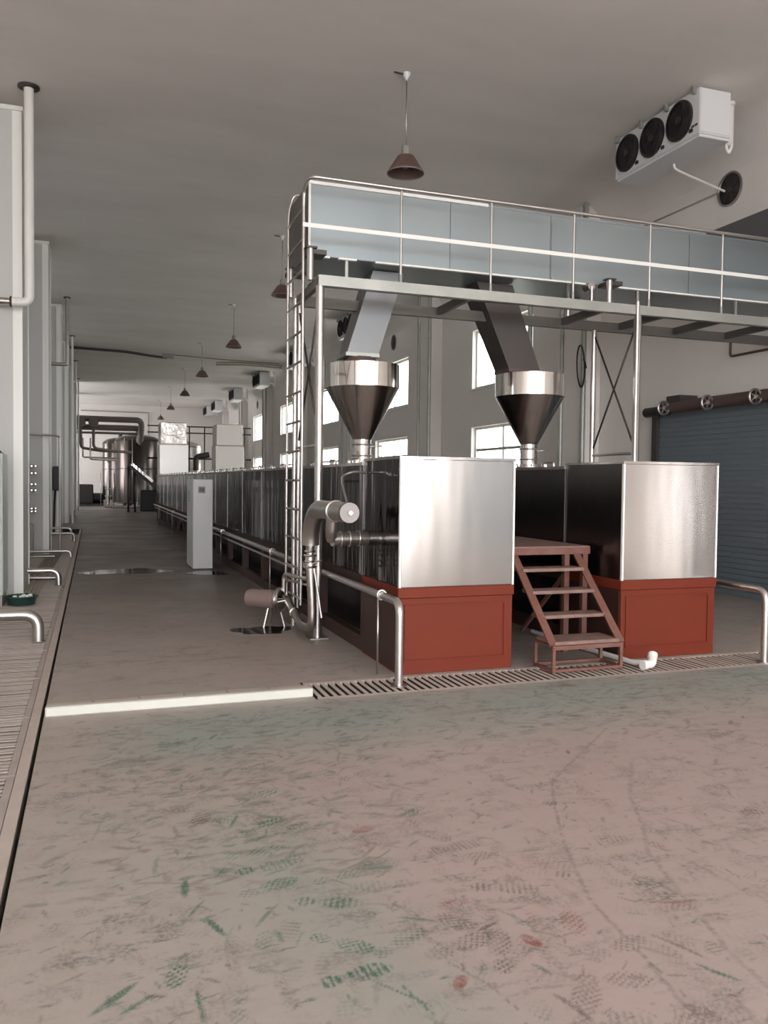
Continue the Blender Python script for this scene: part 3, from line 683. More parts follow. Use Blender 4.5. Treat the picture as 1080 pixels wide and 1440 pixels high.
for xa in (2.0, 5.40):
    for ya in (7.95, 8.8):
        s_ = MB().cyl((xa, ya, 3.465 if ya < 8.2 else 3.47), (xa, ya, 3.77), .034, 18).build('roller_post', 'steel_pipe', t)
        MB().box(xa - .05, xa + .06, ya - .05, ya + .05, 3.77, 3.785).build('post_cap', 'dark_steel', s_)
        MB().box(xa - .02, xa + .16, ya - .02, ya + .19, 3.72, 3.765).build('bracket', 'dark_steel', s_)
MB().cyl((5.22, 8.02, 3.71), (5.22, 8.14, 3.71), .045, 16).build('bearing', 'steel_dull', t)
MB().cyl((5.22, 8.02, 3.47), (5.22, 8.02, 3.70), .022, 12).build('bearing_post', 'steel_pipe', t)
def chute(bot, top, y0, y1, m, fm, lbl):
    b = MB(); (bx0, bx1, bz), (tx0, tx1, tz) = bot, top
    b.hexa(((bx0, y0 + .04, bz), (bx1, y0 + .04, bz), (bx1, y1, bz), (bx0, y1, bz)), ((tx0, y0, tz), (tx1, y0, tz), (tx1, y1 + .02, tz), (tx0, y1 + .02, tz)))
    o = b.build('chute', m, t, label=lbl)
    MB().box(bx0 - .012, bx1 + .012, y0 + .028, y1 + .012, bz - .02, bz + .02).build('chute_flange', fm, o)
    return o
chute((2.53, 2.88, 2.86), (2.80, 3.15, 3.745), 8.42, 8.78, 'chute_steel', 'galvanised', 'pale slanting chute to the left hopper')
chute((4.46, 4.86, 2.80), (4.02, 4.46, 3.745), 8.44, 8.82, 'dark_steel', 'rust_brown', 'dark slanting chute to the right hopper')  # dark colour carries the shadow this chute hangs in
solo(MB().lathe([(0, .10), (.17, .10), (.19, 0)], (2.72, 8.60, 2.745), 'z', 28), 'rubber_sock', 'rust_brown', 'dark rubber sock between pale chute and left hopper', 'rubber sock')

# ================================================================== ELBOW PIPE, VALVES AND PUMP AT THE LEFT LINE
t = thing('elbow_pipe', 'thick stainless elbow pipe with capped end before the left line', 'pipe', (1.9, 7.0, .9))
EX = 1.90
MB().tube([(EX, 6.27, 1.265), (EX, 6.6, 1.265), (EX, 6.9, 1.265)] + [(EX, 7.10 + .37 * math.sin(q / 9 * math.pi / 2), .925 + .34 * math.cos(q / 9 * math.pi / 2)) for q in range(10)], .080, 0, 24).build('elbow', 'steel_pipe', t)
MB().torus((EX, 6.62, 1.265), .082, .011, 'y', 28, 8).build('joint_ring', 'steel_pipe', t)
cp = MB().lathe([(0, -.02), (.080, -.02), (.084, -.01), (.084, .02), (.075, .03)], (EX, 6.25, 1.265), 'y', 28).build('end_cap', 'cap_steel', t)
MB().lathe([(0, -.05), (.016, -.05), (.018, -.02)], (EX, 6.25, 1.265), 'y', 12).build('cap_nut', 'steel_rim', cp)
MB().tube([(EX, 6.30, 1.34), (1.95, 6.62, 1.50), (2.02, 6.85, 1.56), (2.12, 6.85, 1.60), (2.25, 6.90, 1.59)], .010, .06, 8).build('sampling_tube', 'steel_pipe', t)
MB().cyl((EX + .02, 6.80, 1.02), (2.25, 6.86, 1.02), .060, 22).build('wall_stub', 'steel_pipe', t)
for xx in (2.0, 2.08, 2.17): MB().torus((xx, 6.82 + (xx - 2) * .17, 1.02), .062, .009, 'x', 24, 8).build('stub_clamp', 'steel_pipe', t)
MB().tube([(EX, 6.72, 1.24), (EX, 6.76, 1.08), (EX + .02, 6.80, 1.02)], .052, .05, 14).build('branch', 'steel_dull', t)
v = thing('valve_stack', 'stack of stainless clamp valves hanging below the elbow pipe', 'valve', (EX, 7.47, .68))
for z, r_ in ((.925, .062), (.865, .05), (.825, .058), (.77, .05), (.72, .062)): MB().torus((EX, 7.47, z), r_ - .008, .012, 'z', 20, 8).build('clamp', 'steel_rim', v)
MB().lathe([(0, .92), (.042, .92), (.042, .89), (.034, .87), (.034, .82), (.044, .80), (.044, .70), (0, .70)], (EX, 7.47, 0), 'z', 20).build('valve_body', 'steel_pipe', v)
MB().bar((EX, 7.45, .74), (EX + .07, 7.35, .79), .02, .012).build('valve_handle', 'steel_rim', v)
p = thing('pump', 'small stainless pump with brown motor standing on three legs', 'pump', (1.80, 8.55, 0))
ax_ = Vector((-.78, .62, 0)).normalized(); hc = Vector((1.80, 8.42, .29))
MB().tube([hc + ax_ * d for d in (.0, .03, .05, .30, .34, .36)], .1, 0, 24, radii=[.06, .08, .098, .098, .085, .03]).build('motor', 'motor_brown', p)
MB().tube([hc + ax_ * d for d in (-.13, -.125, -.09, -.07, -.045, .0, .005)], .1, 0, 28, radii=[.022, .032, .05, .085, .115, .12, .08]).build('pump_head', 'steel_rim', p)
for d in (-.045, -.012): MB().tube([hc + ax_ * (d - .007), hc + ax_ * (d + .007)], .127, 0, 28).build('ring', 'steel_pipe', p)
for a, b_ in (((-.06, 0), (-.11, -.02)), ((.06, 0), (.11, -.02)), ((0, .1), (0, .2))):
    MB().cyl((1.77 + a[0], 8.46 + a[1], .20), (1.77 + b_[0], 8.46 + b_[1], 0), .012, 10).build('leg', 'steel_pipe', p)
MB().tube([(1.86, 8.40, .32), (1.86, 8.40, .555), (1.99, 7.90, .555), (2.09, 7.84, .57)], .022, .06, 12).build('outlet_pipe', 'steel_pipe', p)
MB().tube([(1.90, 8.44, .30), (1.90, 8.44, .49), (2.0, 7.95, .49), (2.10, 7.86, .50)], .014, .04, 10).build('bypass_pipe', 'steel_pipe', p)
MB().tube([(1.89, 8.345, .285), (1.90, 8.10, .19), (1.90, 7.75, .12), (1.92, 7.46, .15), (1.92, 7.46, .36), (EX, 7.47, .70)], .040, .10, 16).build('inlet_pipe', 'steel_dull', p)
MB().torus((1.905, 8.10, .195), .045, .012, 'y', 20, 8).build('clamp', 'steel_rim', p)
MB().tube([(1.93, 7.44, .72), (1.96, 7.38, .45), (1.98, 7.34, .26)], .011, .05, 8).build('drain_tube', 'steel_pipe', p)
# wet patches
def puddle(x, y, rx, ry, seed, lbl):
    rr = random.Random(seed); b = MB(); n = 40; ph = [rr.uniform(0, 6.28) for _ in range(4)]
    top, bot = [], []
    for k in range(n):
        a = 2 * math.pi * k / n; f_ = 1 + .16 * math.sin(2 * a + ph[0]) + .13 * math.sin(3 * a + ph[1]) + .1 * math.sin(5 * a + ph[2]) + .06 * math.sin(9 * a + ph[3])
        top.append((x + rx * f_ * math.cos(a), y + ry * f_ * math.sin(a), .004)); bot.append((x + rx * 1.02 * f_ * math.cos(a), y + ry * 1.02 * f_ * math.sin(a), .0005))
    b.quad(*top)
    for k in range(n): b.quad(bot[k], bot[(k + 1) % n], top[(k + 1) % n], top[k])
    solo(b, 'puddle', 'puddle_water', lbl, 'puddle', 'puddles on the aisle floor')
puddle(.55, 14.3, .60, .46, 3, 'shallow puddle in the aisle left of the grey control cabinet')
puddle(1.75, 13.72, .38, .26, 5, 'dark puddle at the foot of the grey control cabinet')
puddle(1.62, 8.30, .26, .24, 8, 'dark wet patch on the floor around the pump legs')

# ---- control cabinet in the aisle
t = thing('control_cabinet', 'narrow light grey control cabinet standing in the aisle', 'cabinet', (1.76, 14.7, 0))
MB().box(1.60, 1.93, 14.3, 15.25, .02, 1.53).build('body', 'cabinet_grey', t, .006)
MB().box(1.61, 1.92, 14.285, 14.3, .10, 1.515).build('door', 'cabinet_grey', t, .003)
MB().box(1.62, 1.91, 14.31, 15.2, 0, .02).build('plinth', 'dark_steel', t)
dp = MB().box(1.685, 1.80, 14.275, 14.285, 1.30, 1.41).build('display', 'display', t)
MB().box(1.705, 1.78, 14.27, 14.275, 1.33, 1.385).build('screen', 'dark_void', dp)
for i in range(4): MB().box(1.592, 1.60, 14.55, 15.05, 1.15 + i * .05, 1.18 + i * .05).build('vent_slat', 'cabinet_green', t)

# ================================================================== LEFT SIDE THINGS
t = thing('switch_cabinet', 'pale green grey cabinet at the left edge by the grates', 'cabinet', (-1.3, 10.9, 0))
MB().box(-1.75, -.985, 10.60, 11.2, .14, 1.80).build('body', 'cabinet_green', t, .008)
MB().box(-1.73, -1.0, 10.585, 10.60, .18, 1.77).build('door', 'cabinet_green', t, .004)
MB().box(-1.73, -1.0, 10.62, 11.18, 0, .14).build('plinth', 'lamp_grey', t)
MB().tube([(-1.2, 10.8, 1.80), (-1.15, 10.8, 1.86), (-1.05, 10.8, 1.84), (-1.02, 10.9, 1.80)], .018, .03, 8).build('cable', 'dark_steel', t)
def u_pipe(x, y, z, r, bend, lbl, xl=-1.9, low=True):
    t = thing('floor_pipe', lbl, 'pipe', (x, y, 0), 'bent pipes over the left grates')
    MB().tube([(xl, y, z), (x, y, z), (x, y, -.05)], r, bend, 16).build('pipe', 'steel_pipe', t)
    MB().torus((x, y, .004), r + .008, .008, 'z', 20, 6).build('collar', 'steel_dull', t)
u_pipe(-.475, 8.28, .255, .052, .14, 'thick bent stainless pipe dropping into the grate, nearest the camera')
u_pipe(-.455, 12.63, .215, .042, .12, 'bent stainless pipe dropping into the grate beside the green tub')
u_pipe(-.40, 17.2, .12, .03, .08, 'low bent pipe at the second white pier')
u_pipe(-.42, 21.6, .20, .03, .10, 'outer one of the bent pipes between the second and third white piers')
u_pipe(-.50, 22.1, .30, .03, .10, 'inner taller bent pipe between the second and third white piers')
solo(MB().tube([(-1.9, 12.9, .10), (-.46, 12.9, .08)], .03, 0, 10), 'low_pipe', 'steel_dull', 'straight dull pipe lying behind the bent pipe by the green tub', 'pipe')
solo(MB().tube([(-1.9, 15.6, .16), (-.62, 15.6, .16)], .022, 0, 10), 'low_pipe', 'steel_dull', 'straight thin pipe low down before the second white pier', 'pipe')
t = thing('green_tub', 'dark green shallow tub on the left grates', 'tub', (-.80, 10.75, 0))
MB().lathe([(0, .012), (.15, .012), (.17, .09), (.185, .10), (.18, .11), (.16, .10), (.145, .03), (0, .03)], (-.80, 10.75, 0), 'z', 28).build('shell', 'green_tub', t)
MB().torus((-.80, 10.75, .105), .178, .012, 'z', 28, 8).build('rolled_edge', 'green_tub', t)
for i, (dx, dy) in enumerate(((-.07, -.05), (.0, -.09), (.06, -.03), (.02, .05), (.09, .06))):
    b = MB(); b.lathe([(0, .05), (.022, .045), (.03, .02), (.022, 0), (0, 0)], (-.80 + dx, 10.75 + dy, .075), 'z', 12)
    solo(b, 'white_cap', 'white_plastic', 'small white cap heaped in the dark green tub', 'cap', 'white caps in the green tub')
for i in range(7):
    x = -.92 + i * .04
    solo(MB().tube([(x, 11.6 + R.uniform(-.3, .2), .014), (x + .08, 17.4 + R.uniform(-.4, .4), .014)], .010, 0, 8), 'long_rod', 'rod_tan', 'thin tan rod in the bundle lying along the grates', 'rod', 'bundle of rods on the left grates')
# pipe at the ceiling in front of the first pier, and others further back
t = thing('drop_pipe', 'pale thick pipe dropping from the ceiling before the first white pier', 'pipe', (-.74, 11.3, 3.8))
MB().tube([(-.745, 11.45, 6.4), (-.745, 11.45, 3.72), (-.95, 11.45, 3.72)], .058, .10, 16).build('pipe', 'white_plastic', t)
MB().tube([(-.95, 11.45, 3.72), (-2.4, 11.45, 3.72)], .045, 0, 14).build('steel_branch', 'steel_dull', t)
MB().torus((-.96, 11.45, 3.72), .055, .014, 'x', 20, 8).build('flange', 'dark_steel', t)
MB().lathe([(.13, 0), (.13, -.02), (.06, -.03)], (-.745, 11.45, 6.4), 'z', 24).build('ceiling_plate', 'dark_steel', t)
for i, y in enumerate((24.1, 30.4, 36.7, 43.1)):
    t = thing('drop_pipe', 'thin brown pipe dropping from the ceiling at the %s white pier' % ORD[i + 2], 'pipe', (-.64, y, 0), 'drop pipes along the white piers')
    z = (4.6, .0, .0, .0)[i]
    MB().tube([(-.64, y, 6.4), (-.64, y, z)] + ([(-1.2, y, z)] if z else []), .045 if i == 0 else .035, .06, 12).build('pipe', 'steel_dull' if i == 0 else 'white_plastic', t)
    MB().lathe([(.09, 0), (.09, -.03), (.04, -.03)], (-.64, y, 6.4), 'z', 16).build('ceiling_plate', 'dark_steel', t)
solo(MB().tube([(-3, 17.85, 2.42), (-.70, 17.85, 2.38), (-.62, 17.9, 2.36), (-.62, 17.95, 0)], .020, .08, 10), 'cable_pipe', 'steel_dull', 'thin dark pipe crossing the second white pier and dropping to the grates', 'pipe')
t = thing('valve_manifold', 'rows of small silver valves mounted beside the second white pier', 'valves', (-1.14, 17.85, .5))
MB().box(-1.30, -1.22, 17.86, 17.98, .45, 1.85).build('back_bar', 'dark_steel', t)
for z in (1.76, 1.62, 1.40, 1.28, .92, .86):
    for x in (-1.22, -1.15, -1.08): MB().lathe([(0, -.09), (.03, -.085), (.035, -.05), (.02, -.03), (.02, 0)], (x, 17.9, z), 'y', 12).build('valve', 'steel_rim', t)
    MB().cyl((-1.3, 17.92, z), (-1.04, 17.92, z), .014, 8).build('manifold_pipe', 'steel_dull', t)
solo(MB().box(-1.35, -1.1, 17.7, 17.95, 0, .62), 'small_box', 'lamp_grey', 'small grey machine under the silver valves', 'machine', bevel=.02)
t = thing('wall_device', 'black box hung on the left beside the third white pier', 'device', (-.92, 24.2, 1.2))
MB().box(-1.02, -.84, 24.1, 24.28, 1.20, 1.86).build('case', 'black_plastic', t, .03); MB().tube([(-.95, 24.2, 1.2), (-.97, 24.2, .9), (-.99, 24.2, .0)], .03, .05, 8).build('hose', 'black_plastic', t)

# ================================================================== PENDANT LAMPS
def lamp():
    t = thing('pendant_lamp', 'x', 'lamp', (0, 0, 0), 'cone shaded pendant lamps')
    MB().cyl((0, 0, 0), (0, 0, -.88), .010, 8).build('rod', 'steel_dull', t)
    MB().lathe([(0, 0), (.05, 0), (.045, -.03), (.018, -.07), (.012, -.09)], (0, 0, 0), 'z', 16).build('canopy', 'white_metal', t)
    MB().bar((-.16, 0, -.012), (0, 0, -.02), .02, .012).build('cable', 'dark_steel', t)
    MB().lathe([(0, -.86), (.045, -.86), (.05, -.90), (.05, -.98), (.06, -.99)], (0, 0, 0), 'z', 18).build('socket', 'lamp_grey', t)
    s = MB().lathe([(.055, -.965), (.10, -.985), (.225, -1.175), (.222, -1.19), (.216, -1.175), (.095, -.995), (.05, -.975)], (0, 0, 0), 'z', 36).build('shade', 'lamp_enamel', t)
    MB().torus((0, 0, -1.182), .221, .006, 'z', 36, 6).build('shade_rim', 'lamp_grey', s)
    MB().lathe([(0, -1.13), (.03, -1.12), (.045, -1.08), (.03, -1.02), (.02, -.99)], (0, 0, 0), 'z', 16).build('bulb', 'lamp_inside', t)
    return t
L0 = lamp()
lamp_lbl = ['brown cone pendant lamp over the walkway, the largest of the lamps', 'pendant lamp half hidden behind the ladder top', 'third pendant lamp from the front, hanging left of the ladder', 'fourth pendant lamp from the front, below the ceiling conduit', 'fifth pendant lamp from the front', 'sixth pendant lamp from the front', 'farthest small pendant lamp near the back wall']
LP = [(3.55, 9.48), (3.58, 16.5), (3.70, 23.3), (3.68, 30.2), (3.80, 37.2), (3.86, 44.8), (3.92, 52.4)]
for i, (x, y) in enumerate(LP):
    if i == 0: L0.location = (x, y, H); L0['label'] = lamp_lbl[0]
    else: dup(L0, (x, y, H), lamp_lbl[i])

# ================================================================== AIR COOLERS under the ceiling along the right wall
def cooler():
    t = thing('air_cooler', 'x', 'air cooler', (0, 0, 0), 'ceiling air coolers along the right wall')
    # local: x 0 front face, y centre, z top
    MB().box(0, .46, -.86, .86, -.55, 0).build('housing', 'white_metal', t, .006)
    MB().box(.006, .454, -.872, -.86, -.535, -.015).build('end_panel', 'white_metal', t, .002)
    MB().box(.02, .48, -.84, .84, -.585, -.55).build('drip_tray', 'white_metal', t, .006)
    for yy in (-.50, .04, .58):
        f = MB().lathe([(.235, -.035), (.245, -.03), (.245, .0), (.215, .0), (.215, -.035), (.235, -.035)], (0, yy, -.275), 'x', 32).build('fan_ring', 'black_plastic', t)
        MB().lathe([(0, -.004), (.215, -.004)], (0, yy, -.275), 'x', 32).build('fan_well', 'fan_blade', f)
        b = MB()
        for k in range(5):
            a = k * 2 * math.pi / 5
            b.quad((-.012, yy + .04 * math.cos(a), -.275 + .04 * math.sin(a)), (-.03, yy + .2 * math.cos(a - .15), -.275 + .2 * math.sin(a - .15)), (-.010, yy + .2 * math.cos(a + .55), -.275 + .2 * math.sin(a + .55)), (-.008, yy + .05 * math.cos(a + .8), -.275 + .05 * math.sin(a + .8)))
        b.build('fan_blades', 'black_plastic', f)
        b = MB()
        for rr in (.07, .12, .17, .21): b.torus((-.038, yy, -.275), rr, .003, 'x', 28, 5)
        b.build('fan_guard', 'black_plastic', f)
        MB().lathe([(0, -.045), (.045, -.04), (.05, -.02)], (0, yy, -.275), 'x', 16).build('fan_hub', 'dark_steel', f)
        MB().box(-.02, 0, yy - .245, yy - .195, -.50, -.46).build('fan_lug', 'black_plastic', f)
    for yy in (-.78, -.26, .26, .80):
        MB().box(-.05, .0, yy - .025, yy + .025, -.06, .0).box(-.05, -.02, yy - .01, yy + .01, -.0, .035).build('hanger', 'galvanised', t)
    MB().tube([(.46, -.6, -.14), (.68, -.6, -.14)], .014, 0, 8).build('cross_tube', 'white_plastic', t)
    MB().tube([(.70, -.6, .02), (.70, -.6, -.50), (.60, -.6, -.47), (.46, -.6, -.46)], .030, .06, 10).build('lagged_pipe', 'white_plastic', t)
    MB().tube([(.63, -.6, -.46), (.66, -.58, -.56), (.70, -.58, -.60), (.74, -.58, -.52), (.74, -.58, .02)], .022, .05, 10).build('return_pipe', 'white_plastic', t)
    MB().lathe([(0, 0), (.05, 0), (.05, -.04), (.03, -.05)], (.70, -.6, .03), 'z', 14).build('pipe_boss', 'white_plastic', t)
    MB().box(-.002, 0, -.83, -.78, -.45, -.42).box(-.002, 0, -.77, -.72, -.45, -.42).build('name_mark', 'dark_steel', t)
    return t
C0 = cooler()
cl = ['big white three fan air cooler hanging at the upper right', 'air cooler hidden behind the walkway', 'air cooler seen behind the pale chute', 'air cooler seen behind the ladder', 'air cooler hung just left of the ladder', 'air cooler second left of the ladder', 'air cooler third left of the ladder', 'farthest small air cooler by the back wall']
for i in range(8):
    y = 9.32 + BAY * i
    if i == 7: y = 55.6
    loc = (6.98, y, 6.365)
    if i == 0: C0.location = loc; C0['label'] = cl[0]
    elif i == 1: continue
    else: dup(C0, loc, cl[i])
# round wall fans, one per bay, and the condensate pipe of the near cooler
def wall_fan():
    t = thing('wall_fan', 'x', 'exhaust fan', (0, 0, 0), 'round exhaust fans in the right wall')
    MB().lathe([(.235, 0), (.24, -.02), (.215, -.025), (.205, 0)], (0, 0, 0), 'x', 32).build('ring', 'steel_dull', t)
    MB().lathe([(0, -.006), (.21, -.006)], (0, 0, 0), 'x', 32).build('well', 'black_plastic', t)
    b = MB()
    for k in range(6):
        a = k * math.pi / 3
        b.quad((-.010, .04 * math.cos(a), .04 * math.sin(a)), (-.018, .2 * math.cos(a - .1), .2 * math.sin(a - .1)), (-.009, .2 * math.cos(a + .5), .2 * math.sin(a + .5)), (-.008, .05 * math.cos(a + .8), .05 * math.sin(a + .8)))
    b.build('blades', 'fan_blade', t)
    MB().lathe([(0, -.03), (.035, -.028), (.04, -.008)], (0, 0, 0), 'x', 14).build('hub', 'dark_steel', t)
    return t
F0 = wall_fan()
fl = ['large dark round wall fan below the big air cooler', '', 'round wall fan seen right of the pale chute', '', 'round wall fan seen through the ladder', 'round wall fan left of the ladder', '']
for i in (0, 2, 4, 5):
    loc = (XW - .002, 9.53 + BAY * i - (.35 if i in (2, 4) else 0), 5.66)
    if i == 0: F0.location = loc; F0['label'] = fl[0]
    else: dup(F0, loc, fl[i])
solo(MB().tube([(7.3, 9.32, 5.80), (7.3, 9.32, 5.73), (7.38, 9.34, 5.71), (8.36, 9.58, 5.64)], .016, .04, 10), 'condensate_pipe', 'white_plastic', 'thin white drain pipe from the big air cooler to the wall fan', 'pipe')
solo(MB().tube([(XW - .012, 9.75, 5.68), (XW - .012, 12.6, 5.70)], .014, 0, 8), 'wall_cable', 'lamp_grey', 'grey cable along the right wall from the round fan', 'cable')
solo(MB().box(XW - .40, XW - .34, 12.72, 13.05, 6.12, 6.36), 'wall_box', 'white_metal', 'small pale box high on the pilaster above the trough', 'box', bevel=.01)
# downpipes on the pilasters
n = 0
dl = ['thin pale downpipe on the near side of the pilaster', 'pale downpipe on the far side of the pilaster']
for k in range(0, 6):
    yc = 12.95 + BAY * k
    for j, yy in enumerate((yc - .36, yc + .36)):
        t = thing('downpipe', '%s %s' % (dl[j], ['nearest the shutter', 'between the two hoppers', 'seen behind the left hopper', 'seen at the ladder', 'fourth beyond the hoppers', 'fifth beyond the hoppers'][k]), 'pipe', (XW - .30, yy, 0), 'downpipes on the right wall')
        MB().cyl((XW - .36, yy, 0), (XW - .36, yy, H), .045, 12).build('pipe', 'galvanised', t)
        for z in (1.2, 3.3, 5.2): MB().torus((XW - .36, yy, z), .05, .010, 'z', 16, 6).build('clip', 'steel_dull', t)
solo(MB().cyl((XW - .30, 14.6, 0), (XW - .30, 14.6, H), .05, 12), 'downpipe', 'galvanised', 'pale downpipe beside the window right of the dark chute', 'pipe')
t = thing('hose_loop', 'black hose coil hanging on the pilaster pipe right of the right hopper', 'hose', (8.02, 12.45, 3.2))
pts = [(7.98 - .02 * math.cos(a), 12.55 + .12 * math.sin(a), 3.56 + .36 * math.cos(a)) for a in [i * 2 * math.pi / 24 for i in range(25)]]
MB().tube(pts, .014, 0, 8).build('coil', 'black_plastic', t); MB().tube([(7.97, 12.46, 3.66), (7.97, 12.40, 3.62), (7.97, 12.36, 3.5)], .012, .02, 8).build('tail', 'black_plastic', t)
# conduits under the ceiling across the hall
t = thing('ceiling_conduit', 'dark conduit sagging under the ceiling from the left piers', 'conduit', (1, 32.8, 6.2))
MB().tube([(-.9, 32.6, 6.33), (1.2, 32.9, 6.33), (2.1, 33.1, 6.26), (2.7, 33.2, 6.24)], .05, .3, 10).build('conduit', 'dark_steel', t)
MB().box(2.55, 2.95, 33.1, 33.3, 6.22, 6.38).build('junction_box', 'lamp_grey', t); MB().tube([(2.95, 33.2, 6.36), (4.8, 33.5, 6.34), (7.2, 33.7, 6.33)], .014, 0, 6).build('wire', 'dark_steel', t)
t = thing('ceiling_conduit', 'pair of tan conduits under the ceiling left of the ladder', 'conduit', (6, 34, 6.2))
MB().tube([(4.7, 34.0, 6.27), (5.6, 34.0, 6.33), (7.4, 34.0, 6.29)], .035, .3, 8).build('conduit', 'rod_tan', t); MB().tube([(4.7, 34.1, 6.20), (5.8, 34.1, 6.26), (7.4, 34.1, 6.22)], .03, .3, 8).build('conduit', 'rod_tan', t)

# ================================================================== FAR END: hoods, tanks, pipework
def hood(x0, x1, y0, y1, lbl, m1, m2):
    t = thing('line_hood', lbl, 'hood', ((x0 + x1) / 2, (y0 + y1) / 2, 1.68))
    MB().box(x0 - .03, x1 + .03, y0, y1, 1.73, 2.80).build('lower_box', m1, t, .01)
    MB().box(x0, x1 - .02, y0 + .02, y1, 2.82, 3.60).build('upper_box', m2, t, .02)
    MB().box(x0 - .04, x1 + .04, y0 - .01, y1 + .01, 2.80, 2.82).build('joint_flange', 'steel_dull', t)
hood(2.30, 3.24, 30.8, 31.9, 'foil wrapped two part hood at the far end of the left line', 'hood_white', 'wrapped_foil')
hood(4.30, 5.28, 30.9, 32.0, 'plain grey two part hood at the far end of the right line', 'hood_grey', 'hood_grey')
def tank(x, y, r, z0, h, lbl, m='tank_steel'):
    t = thing('storage_tank', lbl, 'tank', (x, y, 0), 'steel tanks at the far end')
    MB().lathe([(0, z0 - .12), (r * .6, z0 - .08), (r, z0), (r, z0 + h), (r * .96, z0 + h + .10), (r * .75, z0 + h + .24), (r * .4, z0 + h + .33), (0, z0 + h + .36)], (x, y, 0), 'z', 40).build('shell', m, t)
    for z in (z0 + .02, z0 + h * .55, z0 + h): MB().torus((x, y, z), r, .02, 'z', 40, 6).build('band', 'dark_steel', t)
    for a in (.8, 2.4, 3.9, 5.5): MB().cyl((x + r * .8 * math.cos(a), y + r * .8 * math.sin(a), 0), (x + r * .8 * math.cos(a), y + r * .8 * math.sin(a), z0 + .1), .06, 12).build('leg', 'dark_steel', t)
    MB().cyl((x, y, z0 + h + .3), (x, y, z0 + h + .62), .12, 16).build('manhole', 'dark_steel', t)
    b = MB(); b.cyl((x - .35, y - r - .10, .3), (x - .35, y - r - .10, z0 + h + .1), .02, 8).cyl((x - .75, y - r * .95 - .06, .3), (x - .75, y - r * .95 - .06, z0 + h + .1), .02, 8)
    b.build('ladder_rails', 'steel_pipe', t)
tank(2.35, 47.5, 1.18, .28, 3.37, 'large dark steel tank at the far end of the aisle')
tank(1.55, 51.5, 1.0, .28, 3.37, 'steel tank behind the large dark tank, showing at its left')
tank(7.0, 46.3, .75, .6, 2.9, 'steel tank by the right wall behind the grey hood', 'steel_dull')
tank(5.2, 50.5, .9, .6, 2.9, 'steel tank between the two hoods', 'steel_dull')
t = thing('overhead_pipes', 'brown lagged pipes bridging from the left piers to the large tank', 'pipe', (.8, 44, 4))
for i, (z, r_, y) in enumerate(((4.55, .15, 44), (4.15, .15, 44.4), (3.9, .06, 44.8))): MB().tube([(-.75, y, z), (2.35, y, z), (2.35, y + .1, z - .55), (2.35, 46.9, 3.6)], r_, .35, 16).build('pipe', 'pipe_lagging', t)
for x in (-.55, .05): MB().cyl((x, 43.7, 4.35), (x, 44.3, 4.35), .24, 20).build('valve_drum', 'pipe_lagging', t)
for x in (-.55, .05): MB().tube([(x, 44, 4.1), (x, 44, 3.1), (x + .9, 45, 3.0), (2.0, 46.4, 3.0)], .07, .25, 12).build('drop', 'pipe_lagging', t)
for x in (-.45, -.1): MB().tube([(x, 44.2, 3.6), (x, 44.2, 2.5 - x * .3), (1.3, 45.5, 2.5 - x * .3)], .04, .1, 8).build('small_pipe', 'steel_dull', t)
t = thing('pipe_gallery', 'thin pipe rack crossing between the two far hoods', 'pipe', (3.9, 40, 2))
for z in (4.05, 3.75, 2.55): MB().cyl((2.4, 40, z), (7.2, 40, z), .045 if z < 3 else .03, 8).build('pipe', 'dark_steel', t)
for x in (3.5, 4.3, 5.0, 6.9): MB().cyl((x, 40, 0), (x, 40, 4.05), .03, 8).build('upright', 'dark_steel', t)
MB().tube([(3.7, 39.9, 2.2), (3.7, 39.9, 2.8), (4.1, 39.9, 2.9)], .12, .2, 12).build('elbow', 'dark_steel', t); MB().tube([(4.6, 39.9, 2.0), (4.6, 39.9, 2.65), (5.2, 39.9, 2.75)], .13, .2, 12).build('elbow', 'dark_steel', t)
t = thing('inclined_conveyor', 'dark inclined conveyor leading up to the large tank', 'conveyor', (2.3, 41, 0))
MB().bar((1.65, 41, 2.25), (3.1, 41, 1.0), .5, .22).build('trough', 'dark_steel', t); MB().bar((1.75, 40.74, 2.27), (2.7, 40.74, 1.45), .02, .12).build('side_plate', 'steel_rim', t)
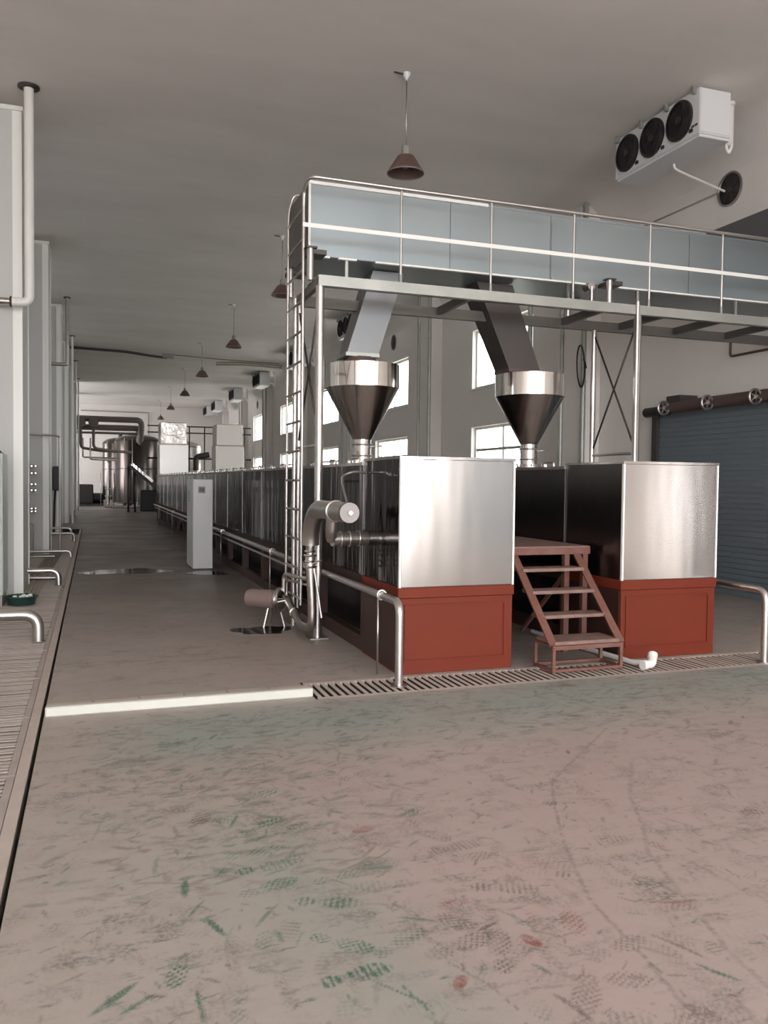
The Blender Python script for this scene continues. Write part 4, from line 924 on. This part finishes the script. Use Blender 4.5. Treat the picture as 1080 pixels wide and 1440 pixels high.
for x, z in ((1.9, 1.9), (2.9, 1.0)): MB().cyl((x, 41, 0), (x, 41, z), .05, 8).build('leg', 'dark_steel', t)
MB().cyl((1.6, 41, 0), (1.6, 41, 2.2), .05, 8).build('leg', 'dark_steel', t)
solo(MB().box(2.55, 3.35, 34.2, 36.0, 0, 1.1), 'machine_base', 'dark_steel', 'dark machine body under the far end of the left line', 'machine', bevel=.03)
solo(MB().box(2.2, 3.1, 42.0, 43.0, 0, 1.05), 'gear_box', 'black_plastic', 'dark box shaped machine below the inclined conveyor', 'machine', bevel=.04)
for i_, (y_, x0_, x1_) in enumerate(((44.6, .9, 2.9), (45.3, .6, 2.2))): solo(MB().tube([(x0_, y_, .5), (x0_, y_, .12), (x1_, y_, .12), (x1_, y_, .4)], .06, .12, 10), 'floor_pipe_run', 'steel_dull', ['dull pipe run low before the large dark tank', 'shorter dull pipe run right under the large dark tank'][i_], 'pipe')
t = thing('floor_machine', 'dark squat machine on the floor by the far left piers', 'machine', (-.3, 52, 0))
MB().box(-.9, .05, 51.6, 52.6, .12, 1.25).build('body', 'dark_steel', t, .05); MB().lathe([(0, -.4), (.32, -.4), (.32, .4), (0, .4)], (.4, 52.0, .42), 'x', 20).build('drum', 'black_plastic', t); MB().box(-.9, .7, 51.5, 52.7, 0, .12).build('skid', 'dark_steel', t)
t = thing('glass_column', 'slim bright column with clear cylinder left of the large tank', 'column', (.95, 50, 0))
MB().cyl((.85, 50, .05), (.85, 50, 1.0), .16, 16).build('base_drum', 'steel_rim', t); MB().cyl((.85, 50, 1.0), (.85, 50, 2.5), .06, 12).build('tube', 'clear_glass', t)
for z in (.6, 1.0, 1.6): MB().torus((.85, 50, z), .17 if z < 1.2 else .07, .03, 'z', 18, 6).build('ring', 'steel_pipe', t)
for x in (.45, 1.15): MB().cyl((x, 50, 0), (x, 50, 1.9), .025, 8).build('stand', 'steel_pipe', t)
solo(MB().tube([(-.7, 56.92, 5.95), (3.5, 56.92, 5.95), (3.5, 56.92, 3.6)], .03, .05, 8), 'back_conduit', 'lamp_grey', 'thin conduit on the far back wall', 'conduit')
